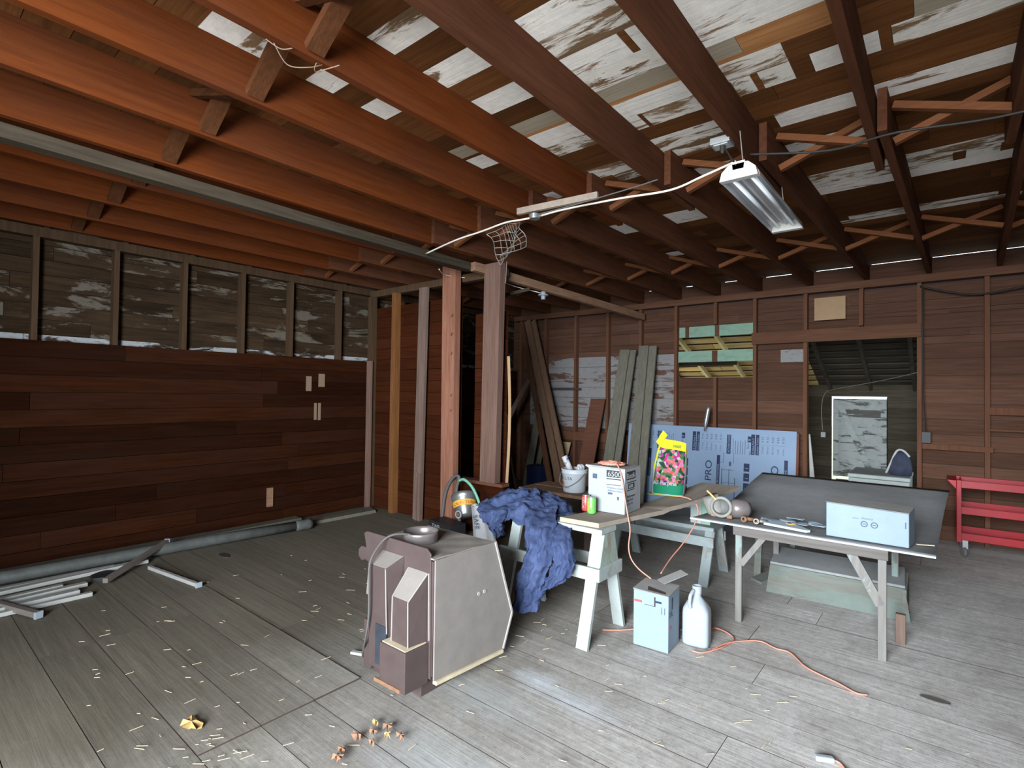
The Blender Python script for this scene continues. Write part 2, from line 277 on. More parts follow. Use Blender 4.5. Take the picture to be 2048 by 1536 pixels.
# ------------------------------------------------------------ mesh building
class MB:
    def __init__(s, bevel=0): s.v = []; s.f = []; s.m = []; s.mats = []; s.bevel = bevel; s.smooth = False
    def mi(s, m):
        if m not in s.mats: s.mats.append(m)
        return s.mats.index(m)
    def add(s, vs, fs, m):
        k = len(s.v); s.v += [tuple(p) for p in vs]; i = s.mi(m)
        for f in fs: s.f.append(tuple(k + q for q in f)); s.m.append(i)
        return s
    def hexa(s, p, m):  # 8 corners: bottom 0-3 ccw, top 4-7
        return s.add(p, [(3, 2, 1, 0), (4, 5, 6, 7), (0, 1, 5, 4), (1, 2, 6, 5), (2, 3, 7, 6), (3, 0, 4, 7)], m)
    def box(s, x0, x1, y0, y1, z0, z1, m):
        return s.hexa([(x0, y0, z0), (x1, y0, z0), (x1, y1, z0), (x0, y1, z0), (x0, y0, z1), (x1, y0, z1), (x1, y1, z1), (x0, y1, z1)], m)
    def board(s, x0, x1, y0, y1, z0, z1, m, side):
        p = [(x0, y0, z0), (x1, y0, z0), (x1, y1, z0), (x0, y1, z0), (x0, y0, z1), (x1, y0, z1), (x1, y1, z1), (x0, y1, z1)]
        s.hexa(p, m)
        j = s.mi(side)
        for q in (1, 2, 3, 4): s.m[-q] = j
        return s
    def rbox(s, c, sx, sy, sz, ang, m):  # box standing at c (base centre), turned by ang
        ca, sa = math.cos(ang), math.sin(ang); P = []
        for z in (0, sz):
            for x, y in ((-sx / 2, -sy / 2), (sx / 2, -sy / 2), (sx / 2, sy / 2), (-sx / 2, sy / 2)):
                P.append((c[0] + x * ca - y * sa, c[1] + x * sa + y * ca, c[2] + z))
        return s.hexa(P, m)
    def beam(s, p0, p1, w, t, m, up=(0, 0, 1)):  # w measured sideways, t along up
        a = Vector(p0); b = Vector(p1); d = (b - a).normalized(); u = Vector(up)
        sd = d.cross(u).normalized(); u = sd.cross(d).normalized(); P = []
        for q in (a, b):
            for i, j in ((-1, -1), (1, -1), (1, 1), (-1, 1)): P.append(q + sd * (w / 2 * i) + u * (t / 2 * j))
        return s.hexa(P, m)
    def tube(s, pts, r, m, n=8, cap=True, closed=False):
        pts = [Vector(p) for p in pts]; k = len(s.v); L = len(pts); i = s.mi(m); prev = None
        for q, p in enumerate(pts):
            rr = r[q] if isinstance(r, (list, tuple)) else r
            d = ((pts[(q + 1) % L] if closed or q < L - 1 else p) - (pts[q - 1] if closed or q > 0 else p)).normalized()
            if prev is None: a = d.orthogonal().normalized()
            else:
                a = prev - d * prev.dot(d); a = a.normalized() if a.length > 1e-6 else d.orthogonal().normalized()
            prev = a; b = d.cross(a)
            for j in range(n):
                t = 2 * math.pi * j / n; s.v.append(tuple(p + a * (rr * math.cos(t)) + b * (rr * math.sin(t))))
        for q in range(L if closed else L - 1):
            for j in range(n):
                s.f.append((k + q * n + j, k + q * n + (j + 1) % n, k + ((q + 1) % L) * n + (j + 1) % n, k + ((q + 1) % L) * n + j)); s.m.append(i)
        if cap and not closed:
            s.f.append(tuple(k + j for j in range(n))[::-1]); s.m.append(i)
            s.f.append(tuple(k + (L - 1) * n + j for j in range(n))); s.m.append(i)
        return s
    def lathe(s, prof, m, c=(0, 0, 0), ax=(0, 0, 1), n=28, mats=None):
        ax = Vector(ax).normalized(); a = ax.orthogonal().normalized(); b = ax.cross(a); k = len(s.v); c = Vector(c)
        for r, h in prof:
            for j in range(n):
                t = 2 * math.pi * j / n; s.v.append(tuple(c + ax * h + a * (r * math.cos(t)) + b * (r * math.sin(t))))
        for q in range(len(prof) - 1):
            i = s.mi(mats[q] if mats else m)
            for j in range(n):
                s.f.append((k + q * n + j, k + q * n + (j + 1) % n, k + (q + 1) * n + (j + 1) % n, k + (q + 1) * n + j)); s.m.append(i)
        return s
    def prism(s, poly, ext, m):
        e = Vector(ext); n = len(poly); vs = [Vector(p) for p in poly]; vs += [p + e for p in vs]
        return s.add(vs, [tuple(range(n))[::-1], tuple(range(n, 2 * n))] + [(i, (i + 1) % n, n + (i + 1) % n, n + i) for i in range(n)], m)
    def grid(s, fn, nu, nv, m, thick=0, tdir=(0, 0, -1)):
        k = len(s.v); P = [fn(i / nu, j / nv) for i in range(nu + 1) for j in range(nv + 1)]
        F = [(i * (nv + 1) + j, (i + 1) * (nv + 1) + j, (i + 1) * (nv + 1) + j + 1, i * (nv + 1) + j + 1) for i in range(nu) for j in range(nv)]
        if thick:
            t = Vector(tdir) * thick; n = len(P); P2 = [tuple(Vector(p) + t) for p in P]
            G = F + [tuple(n + q for q in f)[::-1] for f in F]
            bd = [i * (nv + 1) for i in range(nu + 1)] + [nu * (nv + 1) + j for j in range(1, nv + 1)] + [i * (nv + 1) + nv for i in range(nu - 1, -1, -1)] + [j for j in range(nv - 1, 0, -1)]
            G += [(bd[q], n + bd[q], n + bd[(q + 1) % len(bd)], bd[(q + 1) % len(bd)]) for q in range(len(bd))]
            return s.add(P + P2, G, m)
        return s.add(P, F, m)
    def text(s, txt, size, org, right, up, m, ext=.0006, align='LEFT', xs=1.0):
        c = D.curves.new('t', 'FONT'); c.body = txt; c.size = size; c.align_x = align; c.extrude = ext / 2
        o = D.objects.new('t', c); COL.objects.link(o); dg = bpy.context.evaluated_depsgraph_get(); me = D.meshes.new_from_object(o.evaluated_get(dg))
        r = Vector(right).normalized(); u = Vector(up).normalized(); n = r.cross(u); og = Vector(org)
        s.add([og + r * (v.co.x * xs) + u * v.co.y + n * (v.co.z + ext / 2) for v in me.vertices], [tuple(p.vertices) for p in me.polygons], m)
        D.objects.remove(o); D.meshes.remove(me); D.curves.remove(c); return s
    def build(s, name, parent=None, bevel=None, smooth=False, label=None, solid=0, sub=0):
        me = D.meshes.new(name); vs = [Vector(v) for v in s.v]
        if parent is not None: org = wloc(parent)
        else:
            lo = [min(v[i] for v in vs) for i in range(3)]; hi = [max(v[i] for v in vs) for i in range(3)]
            org = Vector(((lo[0] + hi[0]) / 2, (lo[1] + hi[1]) / 2, lo[2]))
        me.from_pydata([v - org for v in vs], [], s.f); 
        for mt in s.mats: me.materials.append(M[mt])
        for p, i in zip(me.polygons, s.m): p.material_index = i; p.use_smooth = smooth
        me.validate(); me.update()
        o = D.objects.new(name, me); COL.objects.link(o)
        if parent is not None: o.parent = parent
        else: o.location = org
        if sub: q = o.modifiers.new('sub', 'SUBSURF'); q.levels = q.render_levels = sub
        if solid: q = o.modifiers.new('solid', 'SOLIDIFY'); q.thickness = solid; q.offset = 0
        bw = s.bevel if bevel is None else bevel
        if bw: q = o.modifiers.new('bevel', 'BEVEL'); q.width = bw; q.segments = 2; q.limit_method = 'ANGLE'; q.angle_limit = math.radians(40)
        if label: o['label'] = label
        return o
def wloc(o):
    v = Vector((0, 0, 0))
    while o is not None: v += o.location; o = o.parent
    return v
def tag(o, label, cat, group=None, kind=None):
    o['label'] = label; o['category'] = cat
    if group: o['group'] = group
    if kind: o['kind'] = kind
    return o
def thing(name, label, cat, loc, group=None):
    o = D.objects.new(name, None); COL.objects.link(o); o.location = loc; o.empty_display_size = .1
    return tag(o, label, cat, group)
def struct(o, label=None):
    o['kind'] = 'structure'
    if label: o['label'] = label
    return o
def curve_pts(P, n=6):
    """smooth path through P"""
    P = [Vector(p) for p in P]; out = []
    for i in range(len(P) - 1):
        a = P[max(i - 1, 0)]; b = P[i]; c = P[i + 1]; d = P[min(i + 2, len(P) - 1)]
        for k in range(n):
            t = k / n; out.append(.5 * ((2 * b) + (c - a) * t + (2 * a - 5 * b + 4 * c - d) * t * t + (3 * b - a - 3 * c + d) * t ** 3))
    out.append(P[-1]); return out
J = lambda s=.01: random.uniform(-s, s)

XL, YB, ZC, YF, XR = -6.42, 7.91, 3.36, -1.75, 3.6
# ------------------------------------------------------------ floor
mb = MB()
y = -.165 - .285 * 6
ends = {}
while y < YB + .05:
    x = XL - .1; first = random.uniform(1.5, 4)
    cuts = []
    yy = y + .14
    if 1.0 < yy < 1.95: cuts = [-4.68 if yy > 1.5 else -4.25, -2.597, random.uniform(.6, 1.6)]
    elif .4 < yy <= 1.0: cuts = [-4.25, random.uniform(-2.2, -1), 1.8]
    else:
        c = XL + first
        while c < XR: cuts.append(c); c += random.uniform(2.6, 4.5)
    cuts.append(XR + .1)
    for c in cuts:
        z = -.002 + J(.0012) + (.006 if (yy > .9 and yy < 1.95 and x < -3 and c < -2) else 0)
        mb.board(x + .0015, c - .0015, y + .002, y + .285 - .002, z - .03, z, 'floor', 'darkhole'); x = c
    y += .285
# dark void below the cracks
mb.box(XL - .1, XR + .1, YF - .1, YB + .3, -.09, -.05, 'darkhole')
fl = struct(mb.build('floor'))
kb = MB()   # knot holes
for (x, y, r) in ((-.04, 3.742, .045), (-5.534, 2.277, .06)):
    kb.prism([(x + r * 1.5 * math.cos(t * .5236), y + r * .6 * math.sin(t * .5236), -.01) for t in range(12)], (0, 0, .0145), 'darkhole' if x < -1 else 'tablewood')
kb.build('knot_hole', fl, label='dark knots in the floor boards')

# ------------------------------------------------------------ ceiling: roof boards with reused painted pieces
rows = [-1.75 + .18 * i for i in range(18)]
seam = [1.49, 1.66, 1.845, 2.03, 2.21, 2.393, 2.575, 2.72, 2.757, 2.94, 3.12, 3.29, 3.45, 3.635, 3.79, 3.92, 4.07, 4.22, 4.40, 4.575, 4.74, 4.90, 5.075, 5.26, 5.44, 5.62, 5.83, 5.95, 6.05, 6.24, 6.42, 6.60, 6.78, 6.96, 7.14, 7.32, 7.50, 7.68, 7.9, 8.12]
pre = []; y = 1.49 - .18
while y > -1.9: pre.insert(0, y); y -= .18
seam = pre + seam
W, P_, T_, O_ = 'sheath_white', 'sheath_peel', 'sheath_tan', 'sheath_orange'
patch = {1.49: [(-2.72, -2.40, W), (-2.2, -1.75, P_)], .95: [(-2.8, -2.4, W)], 1.13: [(-2.75, -2.45, P_)], 1.845: [(-2.72, -.9, W)], 1.66: [(-1.2, -.3, P_)],
         2.03: [(-1.56, -1.1, P_), (-1.1, .6, W)], 2.21: [(-2.15, -1.2, W), (-1.16, -.95, W), (-.95, -.3, W)], 2.393: [(-1.6, -1.0, P_), (-.95, -.35, W)], 2.575: [(-2.75, -.77, T_), (-.77, -.3, O_)],
         2.72: [(-2.4, -.35, O_)], 2.757: [(-2.75, -1.05, W), (-.92, -.61, P_), (-.1, .5, T_)], 2.94: [(-2.15, -1.45, P_), (-1.425, -1.0, P_), (-.9, -.80, P_), (-.765, -.61, P_), (-.52, -.235, W), (-.187, .3, P_)],
         3.12: [], 3.45: [(-2.12, -1.0, P_)], 3.29: [(-1.6, -1.05, P_)], 3.635: [(-2.7, -2.45, W), (-2.0, -1.6, P_)], 3.50: [], 3.92: [(-.95, -.35, W), (-1.6, -1.0, P_)], 4.575: [(-.85, .6, P_)], 4.74: [(-2.75, -1.75, W), (-.86, .05, P_), (.12, .3, P_)],
         4.90: [(-2.75, -1.75, W), (-.87, .4, W)], 5.83: [(-.7, .35, P_)], 5.95: [(-.83, .5, P_)], 6.05: [(-2.75, -2.3, W)]}
patch[3.45] = [(-2.12, -1.02, P_), (-.80, .28, W)]
mb = MB()
for a, b in zip(seam[:-1], seam[1:]):
    key = min(patch, key=lambda q: abs(q - a)); segs = sorted(patch[key]) if abs(key - a) < .012 else []
    if a > 3.4 and a < 3.5: b2 = b
    x = XL - .3
    for (p, q, mm) in segs + [(XR + .3, None, None)]:
        while x < p - .001:
            e = min(p, x + random.uniform(1.2, 3.2))
            if p - e < .3: e = p
            mb.box(x, e - .002, a + .002, b - .002, ZC, ZC + .02, 'sheath'); x = e
        if q: mb.box(p, q - .002, a + .001, b - .001, ZC, ZC + .02, mm); x = q
mb.box(XL - .3, XR + .3, YF - .1, YB + .25, ZC + .022, ZC + .05, 'darkhole')
ceil = struct(mb.build('ceiling'))

XN = [-.34, -.95, -1.57, -2.20, -2.77, -3.36, -3.98, -4.60, -5.20, -5.82, -6.38, .27, .88, 1.50, 2.12, 2.74, 3.36]
for x0 in XN:
    jb = MB()
    jb.hexa([(x0, -1.7, 3.12), (x0 + .045, -1.7, 3.12), (x0 + .045, 4.12, 3.12), (x0, 4.12, 3.12), (x0, -1.7, 3.358), (x0 + .045, -1.7, 3.358), (x0 + .045, 4.12, 3.358), (x0, 4.12, 3.358)], 'joist' if x0 < -1.8 else 'joist_shaded')
    jb.build('ceiling_joist', ceil)
    a, b = x0 + .055, x0 + .19
    if x0 < -5.9: a, b = x0 + .046, x0 + .05
    jb = MB()
    jb.hexa([(a, 3.5, 3.12), (a + .045, 3.5, 3.12), (b + .045, 8.1, 3.12), (b, 8.1, 3.12), (a, 3.5, 3.358), (a + .045, 3.5, 3.358), (b + .045, 8.1, 3.358), (b, 8.1, 3.358)], 'joist_shaded')
    jb.build('ceiling_joist', ceil)
xs = sorted(XN)
for y, off, wd in ((1.18, 0, .085), (3.74, .02, .042), (6.2, .13, .042)):
    for i in range(len(xs) - 1):
        a = xs[i] + .05 + off; b = xs[i + 1] - .004 + off
        if a > 1.6: continue
        if y < 2 and a > -1.9: continue
        if y == 3.74: a += .045
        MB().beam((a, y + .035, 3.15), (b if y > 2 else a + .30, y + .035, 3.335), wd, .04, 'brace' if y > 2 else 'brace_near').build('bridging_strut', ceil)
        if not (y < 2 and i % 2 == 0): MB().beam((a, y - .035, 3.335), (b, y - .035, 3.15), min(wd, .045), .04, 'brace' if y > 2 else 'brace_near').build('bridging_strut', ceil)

# ------------------------------------------------------------ walls
def rowsegs(lo, hi, mn, mx):
    r = [lo]
    while r[-1] < hi - mn: r.append(min(hi, r[-1] + random.uniform(mn, mx)))
    if r[-1] < hi: r.append(hi)
    return r
# left wall: lower inner boards, upper studs with outer boards
mb = MB(); z = 0.0
while z < 2.05:
    z1 = min(z + .16, 2.09)
    s = rowsegs(YF, YB + .1, 1.2, 3.4)
    for a, b in zip(s[:-1], s[1:]): mb.box(XL - .02 + J(.0015), XL + J(.002), a + .002, b - .002, z + .003, z1 - .002, 'leftwall')
    z = z1
mb.box(XL - .11, XL - .015, YF, YB + .1, 2.045, 2.075, 'leftledge')
z = 2.0
while z < 3.05:
    z1 = min(z + .14, 3.12)
    s = rowsegs(YF, YB + .1, 1.2, 2.6)
    for a, b in zip(s[:-1], s[1:]): mb.box(XL - .13, XL - .11 + J(.003), a + .002, b - .002, z + .003, z1 - .003, 'leftledge' if z < 2.1 else 'leftup')
    z = z1
mb.box(XL - .12, XL - .002, YF, YB, 3.03, 3.12, 'studL')
for a, b in ((YF, 3.28), (3.78, 4.4), (4.75, YB)): mb.box(XL - .13, XL - .11, a, b, 3.12, 3.36, 'leftup')
mb.box(XL - .13, XL - .11, 3.28, 3.78, 3.12, 3.16, 'leftup'); mb.box(XL - .13, XL - .11, 3.28, 3.78, 3.215, 3.36, 'leftup')
mb.box(XL - .16, XL - .14, YF, YB + .1, 0, 3.13, 'darkhole'); mb.box(XL - .16, XL - .14, YF, 3.28, 3.13, 3.36, 'darkhole'); mb.box(XL - .16, XL - .14, 3.78, YB + .1, 3.13, 3.36, 'darkhole')
wl = struct(mb.build('wall_left'))
for y in (-.87, -.26, .35, .95, 1.56, 2.18, 2.80, 3.40, 4.10, 5.2, 5.8, 6.4, 7.0):
    MB().box(XL - .11, XL - .005, y - .022, y + .022, 2.075, 3.03, 'studL').build('stud', wl)
    MB().box(XL - .10, XL - .01, y + .05, y + .09, 3.12, 3.355, 'studL').build('blocking', wl)
for (ya, yb, z0, z1) in ((3.84, 3.915, 1.75, 1.953), (4.027, 4.12, 1.807, 1.993)):
    pass
# back wall
OPEN = [(-3.22, -2.10, 1.925, 2.71), (-1.41, -.25, 0, 2.39)]
mb = MB(); z = 0.0; zl = [0]
while zl[-1] < 3.0: zl.append(min(3.12, zl[-1] + .177))
zl = sorted(set([q for q in zl if all(abs(q - o) > .05 for o in (1.925, 2.71, 2.39))] + [1.925, 2.39, 2.71]))
def back_boards(z, z1):
    cuts = [XL - .1, XR + .1]; holes = [(o[0], o[1]) for o in OPEN if z < o[3] - .01 and z1 > o[2] + .01]
    segs = []; x = cuts[0]
    for h in sorted(holes): segs.append((x, h[0])); x = h[1]
    segs.append((x, cuts[1]))
    for a, b in segs:
        br = [a]
        if 1.0 < z < 2.28:
            for q in (-5.75, -3.25):
                if a < q < b: br.append(q - (.35 if q < -4 else 0))
        if 2.0 < z < 2.3 and a < -1.75 < b: br += [-1.75, -1.45] if b > -1.45 else [-1.75]
        c = br[-1] + random.uniform(1.5, 3)
        while c < b - .5: br.append(c); c += random.uniform(1.5, 3)
        br = sorted(set(br)) + [b]
        for p, q in zip(br[:-1], br[1:]):
            if q - p < .01: continue
            mid = (p + q) / 2; mt = 'backwhite' if (1.0 < z < 2.28 and -6.2 < mid < -3.25) or (2.0 < z < 2.3 and -1.75 < mid < -1.40) else 'backwall'
            mb.box(p, q - .001, YB + .09 + J(.002), YB + .11, z + .002, z1 - .003, mt)
for a, b in zip(zl[:-1], zl[1:]): back_boards(a, b)
for (a, b, c, d) in ((XL - .2, -3.25, 0, 3.1), (-3.25, -2.07, 0, 1.915), (-3.25, -2.07, 2.72, 3.1), (-2.07, -1.43, 0, 3.1), (-1.43, -.23, 2.40, 3.1), (-.23, XR + .2, 0, 3.1)): mb.box(a, b, YB + .113, YB + .125, c, d, 'darkhole')
mb.box(XL - .1, XR + .1, YB + .02, YB + .09, 3.12, 3.315, 'backwall')     # rim board, daylight shows above it
wb = struct(mb.build('wall_back'))
MB().box(XL, XR, YB - .04, YB + .09, 3.03, 3.12, 'plate').build('top_plate', wb)
for x in (-6.3, -5.72, -5.07, -4.43, -3.83, -3.24, -2.09, -1.455, -.25, .35, .96, 1.57, 2.2, 2.8, 3.4):
    MB().box(x, x + .045, YB - .002, YB + .09, 0, 3.03, 'studB').build('stud', wb)
MB().box(-2.64, -2.595, YB, YB + .09, 0, 1.92, 'studB').build('stud', wb)
MB().box(-2.64, -2.595, YB, YB + .09, 2.71, 3.03, 'studB').build('stud', wb)
MB().box(-.83, -.785, YB, YB + .09, 2.56, 3.03, 'studB').build('stud', wb)
MB(.004).box(-2.10, -.21, YB - .035, YB - .003, 2.38, 2.545, 'plate').build('door_header', wb, label='wide rough board over the doorway')
for (x0, x1, z0, z1) in ((.0 - .2, .42, 1.06, 1.12), (.36, 1.6, 1.48, 1.56), (.36, 1.6, 1.30, 1.32), (-5.7, -3.3, .84, .99)):
    MB().box(x0, x1, YB - .02, YB, z0, z1, 'studB').build('cleat', wb)
# mint green boards across the opening in the back wall
mn = MB().box(-3.29, -2.07, YB + .091, YB + .112, 2.545, 2.705, 'mint')
mn.box(-3.10, -3.04, YB + .0895, YB + .0905, 2.545, 2.705, 'backwall'); mn.box(-2.65, -2.585, YB + .0895, YB + .0905, 2.545, 2.705, 'backwall')
tag(mn.build('green_board'), 'peeling mint green board across the top of the back wall opening', 'board')
mn = MB().box(-3.24, -2.10, YB + .06, YB + .085, 2.16, 2.325, 'mint'); mn.box(-2.68, -2.60, YB + .0585, YB + .0598, 2.16, 2.325, 'backwall')
tag(mn.build('green_board'), 'lower mint green board across the middle of the back wall opening', 'board')
# partition at the left of the back corner
mb = MB(); z = 0
while z < 2.7:
    z1 = min(z + .15, 2.84)
    for a, b in zip((-6.42, -5.4 + J(.5), -4.63), (0, 0, 0)): pass
    c = -5.5 + J(.4)
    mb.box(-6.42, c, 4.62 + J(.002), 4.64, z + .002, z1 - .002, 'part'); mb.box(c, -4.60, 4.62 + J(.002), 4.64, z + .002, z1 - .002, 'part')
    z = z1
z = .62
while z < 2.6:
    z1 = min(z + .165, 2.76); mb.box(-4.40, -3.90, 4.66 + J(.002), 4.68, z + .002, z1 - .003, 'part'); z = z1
mb.box(-6.42, -3.9, 4.58, 4.67, 3.0, 3.09, 'studL')
mb.box(-4.62, -3.88, 4.60, 4.64, 0, .6, 'part')
pw = struct(mb.build('wall_partition'))
MB().box(-6.40, -6.31, 4.53, 4.618, 0, 3.0, 'studL').build('stud', pw)
MB().box(-6.37, -6.27, 4.50, 4.53, 0, 2.08, 'post_grey').build('stud', pw, label='short greyish stud in the corner')
MB().box(-5.86, -5.775, 4.53, 4.618, 0, 3.0, 'post_yel').build('stud', pw, label='yellowish brown stud')
MB().box(-5.93, -5.90, 4.58, 4.618, 0, 2.1, 'post_grey').build('batten', pw)
MB().beam((-5.20, 4.53, 3.0), (-5.26, 4.53, 0), .04, .15, 'post_dark', up=(1, 0, 0)).build('stud', pw, label='dark grey stud')
MB().box(-5.27, -5.24, 4.49, 4.51, 0, .62, 'post_dark').build('batten', pw); MB().box(-5.21, -5.18, 4.49, 4.51, 0, .6, 'post_dark').build('batten', pw)
MB().box(-4.51, -3.79, 4.47, 4.60, .60, .635, 'panel').build('ledge', pw)
# other walls, outside the frame but closing the barn
mb = MB()
for z in range(17):
    mb.box(XL, -1.85, YF - .02, YF, z * .2 + .002, z * .2 + .198, 'leftwall'); mb.box(.55, XR, YF - .02, YF, z * .2 + .002, z * .2 + .198, 'leftwall')
for z in range(16, 17): mb.box(-1.85, .55, YF - .02, YF, z * .2 + .002, z * .2 + .198, 'leftwall')
struct(mb.build('wall_front'))
mb = MB()
for z in range(17): mb.box(XR, XR + .02, YF, YB + .1, z * .2 + .002, z * .2 + .198, 'leftwall')
struct(mb.build('wall_right'))

# posts
p = MB(.005).hexa([(-4.72, 4.42, 0), (-4.52, 4.42, 0), (-4.52, 4.52, 0), (-4.72, 4.52, 0), (-4.745, 4.42, 3.25), (-4.52, 4.42, 3.25), (-4.52, 4.52, 3.25), (-4.745, 4.52, 3.25)], 'post_red')
pt = p.build('wooden_post'); tag(pt, 'thick reddish timber post with bent nails, left of the two by the partition', 'post')
q = MB().hexa([(-4.10, 4.44, .637), (-3.87, 4.44, .637), (-3.87, 4.54, .637), (-4.10, 4.54, .637), (-4.07, 4.44, 3.12), (-3.83, 4.44, 3.12), (-3.83, 4.54, 3.12), (-4.07, 4.54, 3.12)], 'post_grey')
q.bevel = .006
tag(q.build('wooden_post'), 'grey brown rough timber post at the open end of the partition', 'post')
for z in (2.55, 2.33, 2.10, 1.60, 1.42):
    MB().tube([(-4.60, 4.44, z), (-4.55, 4.40, z + .005), (-4.51, 4.37, z + .03)], .003, 'nail', 5).build('nail', pt)
s = MB().grid(lambda u, v: (-3.84 + .03 * math.sin(u * 3.1) + v * .035, 4.59 + v * .005, .638 + u * 1.43), 10, 1, 'tan', .004, (0, 1, 0))
tag(s.build('plywood_strip'), 'thin pale tan strip of wood curling behind the grey brown post', 'strip')
g = MB(.004).beam((-4.0, -1.6, 3.06), (-4.18, 4.30, 3.075), .10, .085, 'greybeam'); tag(g.build('nailed_beam'), 'long dusty grey beam nailed under the ceiling joists at the left', 'beam')
g = MB(.004).beam((-4.10, 4.28, 3.07), (-3.74, 7.86, 2.90), .075, .10, 'brownbeam'); tag(g.build('nailed_beam'), 'brown lumber slanting from the posts down to the back wall', 'beam')
g = MB().beam((-4.3, 4.9, 2.83), (-4.0, 5.2, 2.95), .04, .04, 'greybeam'); tag(g.build('batten_scrap'), 'short grey batten poking out above the partition between the posts', 'batten')

# tan plywood patch, scraps on the left wall
tag(MB().box(-1.325, -.975, YB - .012, YB + .0, 2.66, 2.955, 'tan').build('plywood_patch'), 'pale tan plywood rectangle high on the back wall above the doorway', 'plywood')
for (ya, yb, z0, z1, lb) in ((3.607, 3.68, 1.642, 1.835, 'left and larger of the two pinkish wood scraps nailed high on the left wall'), (3.783, 3.87, 1.70, 1.873, 'right hand pale wood scrap nailed high on the left wall'),
                             (3.727, 3.762, 1.265, 1.486, 'left one of two thin pale slats nailed low on the left wall'), (3.785, 3.82, 1.26, 1.486, 'right one of two thin pale slats nailed low on the left wall')):
    tag(MB().box(XL + .001, XL + .012, ya, yb, z0, z1, 'paper').build('wood_scrap'), lb, 'wood scrap')
tag(MB().box(XL + .001, XL + .03, 3.12, 3.19, .22, .45, 'brownbeam').build('wood_block'), 'small orange brown wood block fixed low on the left wall', 'block')

# ------------------------------------------------------------ lean-to behind the back wall
mb = MB().box(-5.5, 2.5, YB + .2, 11.1, -.12, -.06, 'greyboard'); struct(mb.build('floor_lean_to'))
def rz(y): return 3.05 - (y - 8.02) * .40
mb = MB(); y = 8.03
while y < 11.0:
    for a, b in zip(*[(q := [-5.2, -3.4 + J(.5), -1.75, .3 + J(.3), 2.4])[:-1], q[1:]]):
        c = 'litwood' if b < -1.5 else 'greyboard'
        mb.hexa([(a, y, rz(y)), (b - .01, y, rz(y)), (b - .01, y + .13, rz(y + .13)), (a, y + .13, rz(y + .13)), (a, y, rz(y) + .02), (b - .01, y, rz(y) + .02), (b - .01, y + .13, rz(y + .13) + .02), (a, y + .13, rz(y + .13) + .02)], c)
    y += .215
mb.hexa([(-5.2, 8.03, rz(8.03) + .04), (2.4, 8.03, rz(8.03) + .04), (2.4, 11.1, rz(11.1) + .04), (-5.2, 11.1, rz(11.1) + .04), (-5.2, 8.03, rz(8.03) + .06), (2.4, 8.03, rz(8.03) + .06), (2.4, 11.1, rz(11.1) + .06), (-5.2, 11.1, rz(11.1) + .06)], 'darkhole')
lr = struct(mb.build('ceiling_lean_to'))
for x in (-4.9, -4.25, -3.6, -2.95, -2.3, -1.6, -1.0, -.4, .3):
    MB().hexa([(x, 8.03, rz(8.03) - .09), (x + .045, 8.03, rz(8.03) - .09), (x + .045, 11.05, rz(11.05) - .09), (x, 11.05, rz(11.05) - .09), (x, 8.03, rz(8.03)), (x + .045, 8.03, rz(8.03)), (x + .045, 11.05, rz(11.05)), (x, 11.05, rz(11.05))], 'litrafter' if x < -1.8 else 'greyboard').build('rafter', lr)
MB().box(-5.0, -2.72, 9.3, 9.34, 2.18, 2.30, 'greyboard').build('cross_board', lr)
# far wall with the old door
mb = MB()
for k in range(12):
    z0 = -.13 + k * .18; z1 = z0 + .176
    for (a, b) in ((-5.2, -1.565), (-.757, 2.4)) if k < 10 else ((-5.2, 2.4),): mb.box(a, b, 11.0, 11.02, z0, z1, 'greyboard')
mb.box(-1.50, -.70, 11.0, 11.02, -.1, .20, 'greyboard')
for (a, b) in ((-5.2, -1.57), (-.75, 2.4)): mb.box(a, b, 11.022, 11.03, -.1, 2.0, 'darkhole')
mb.box(-1.6, -.7, 11.022, 11.03, 1.67, 2.0, 'darkhole')
struct(mb.build('wall_lean_to'))
mb = MB(); mb.box(-1.545, -.745, 11.03, 11.05, .25, 1.63, 'doorpaint')
dr = struct(mb.build('door_1'))
MB().box(-1.545, -1.46, 11.0, 11.03, .25, 1.60, 'doorpaint').build('door_stile', dr); MB().box(-.84, -.745, 11.0, 11.03, .25, 1.60, 'doorpaint').build('door_stile', dr)
MB().beam((-1.44, 11.01, 1.52), (-1.0, 11.01, .40), .03, .09, 'doorpaint', up=(1, 0, 0)).build('door_brace', dr)
mb = MB()
for k in range(9): mb.box(-1.46, -.84, 11.02, 11.032, .27 + k * .148, .27 + k * .148 + .13, 'doorpaint')
mb.build('door_boards', dr)
# outdoors beyond
struct(MB().box(-14, 14, 11.3, 40, -.3, -.2, 'outdoor').build('ground_outside'))
# appliance and bag in the lean-to
ap = thing('chest_freezer', 'low pale grey chest freezer standing behind the doorway', 'freezer', (-.7, 8.98, -.06))
MB(.01).box(-1.03, -.35, 8.66, 9.5, -.06, .545, 'appl').build('body', ap); MB(.01).box(-1.04, -.34, 8.65, 9.51, .55, .60, 'appl').build('lid', ap)
MB().box(-1.03, -.35, 8.67, 9.5, .6005, .604, 'dusttop').build('dust_layer', ap)
for x in (-.64, -.46): MB().box(x, x + .09, 8.652, 8.659, .47, .485, 'rust').build('latch', ap)
bgm = MB().lathe([(0, 0), (.12, 0), (.13, .10), (.11, .22), (.08, .28), (.04, .31), (0, .32)], 'darkbag', (-.46, 8.95, .605), n=18)
bgo = thing('nylon_bag', 'dark blue bag with a white strap standing on the chest freezer', 'bag', (-.42, 9.05, .605)); bgm.build('body', bgo, smooth=True)
MB().tube(curve_pts([(-.62, 8.93, .62), (-.57, 8.90, .75), (-.50, 8.90, .93), (-.43, 8.92, .94), (-.36, 8.92, .86)]), .014, 'cloth_w', 8).build('strap', bgo, smooth=True)
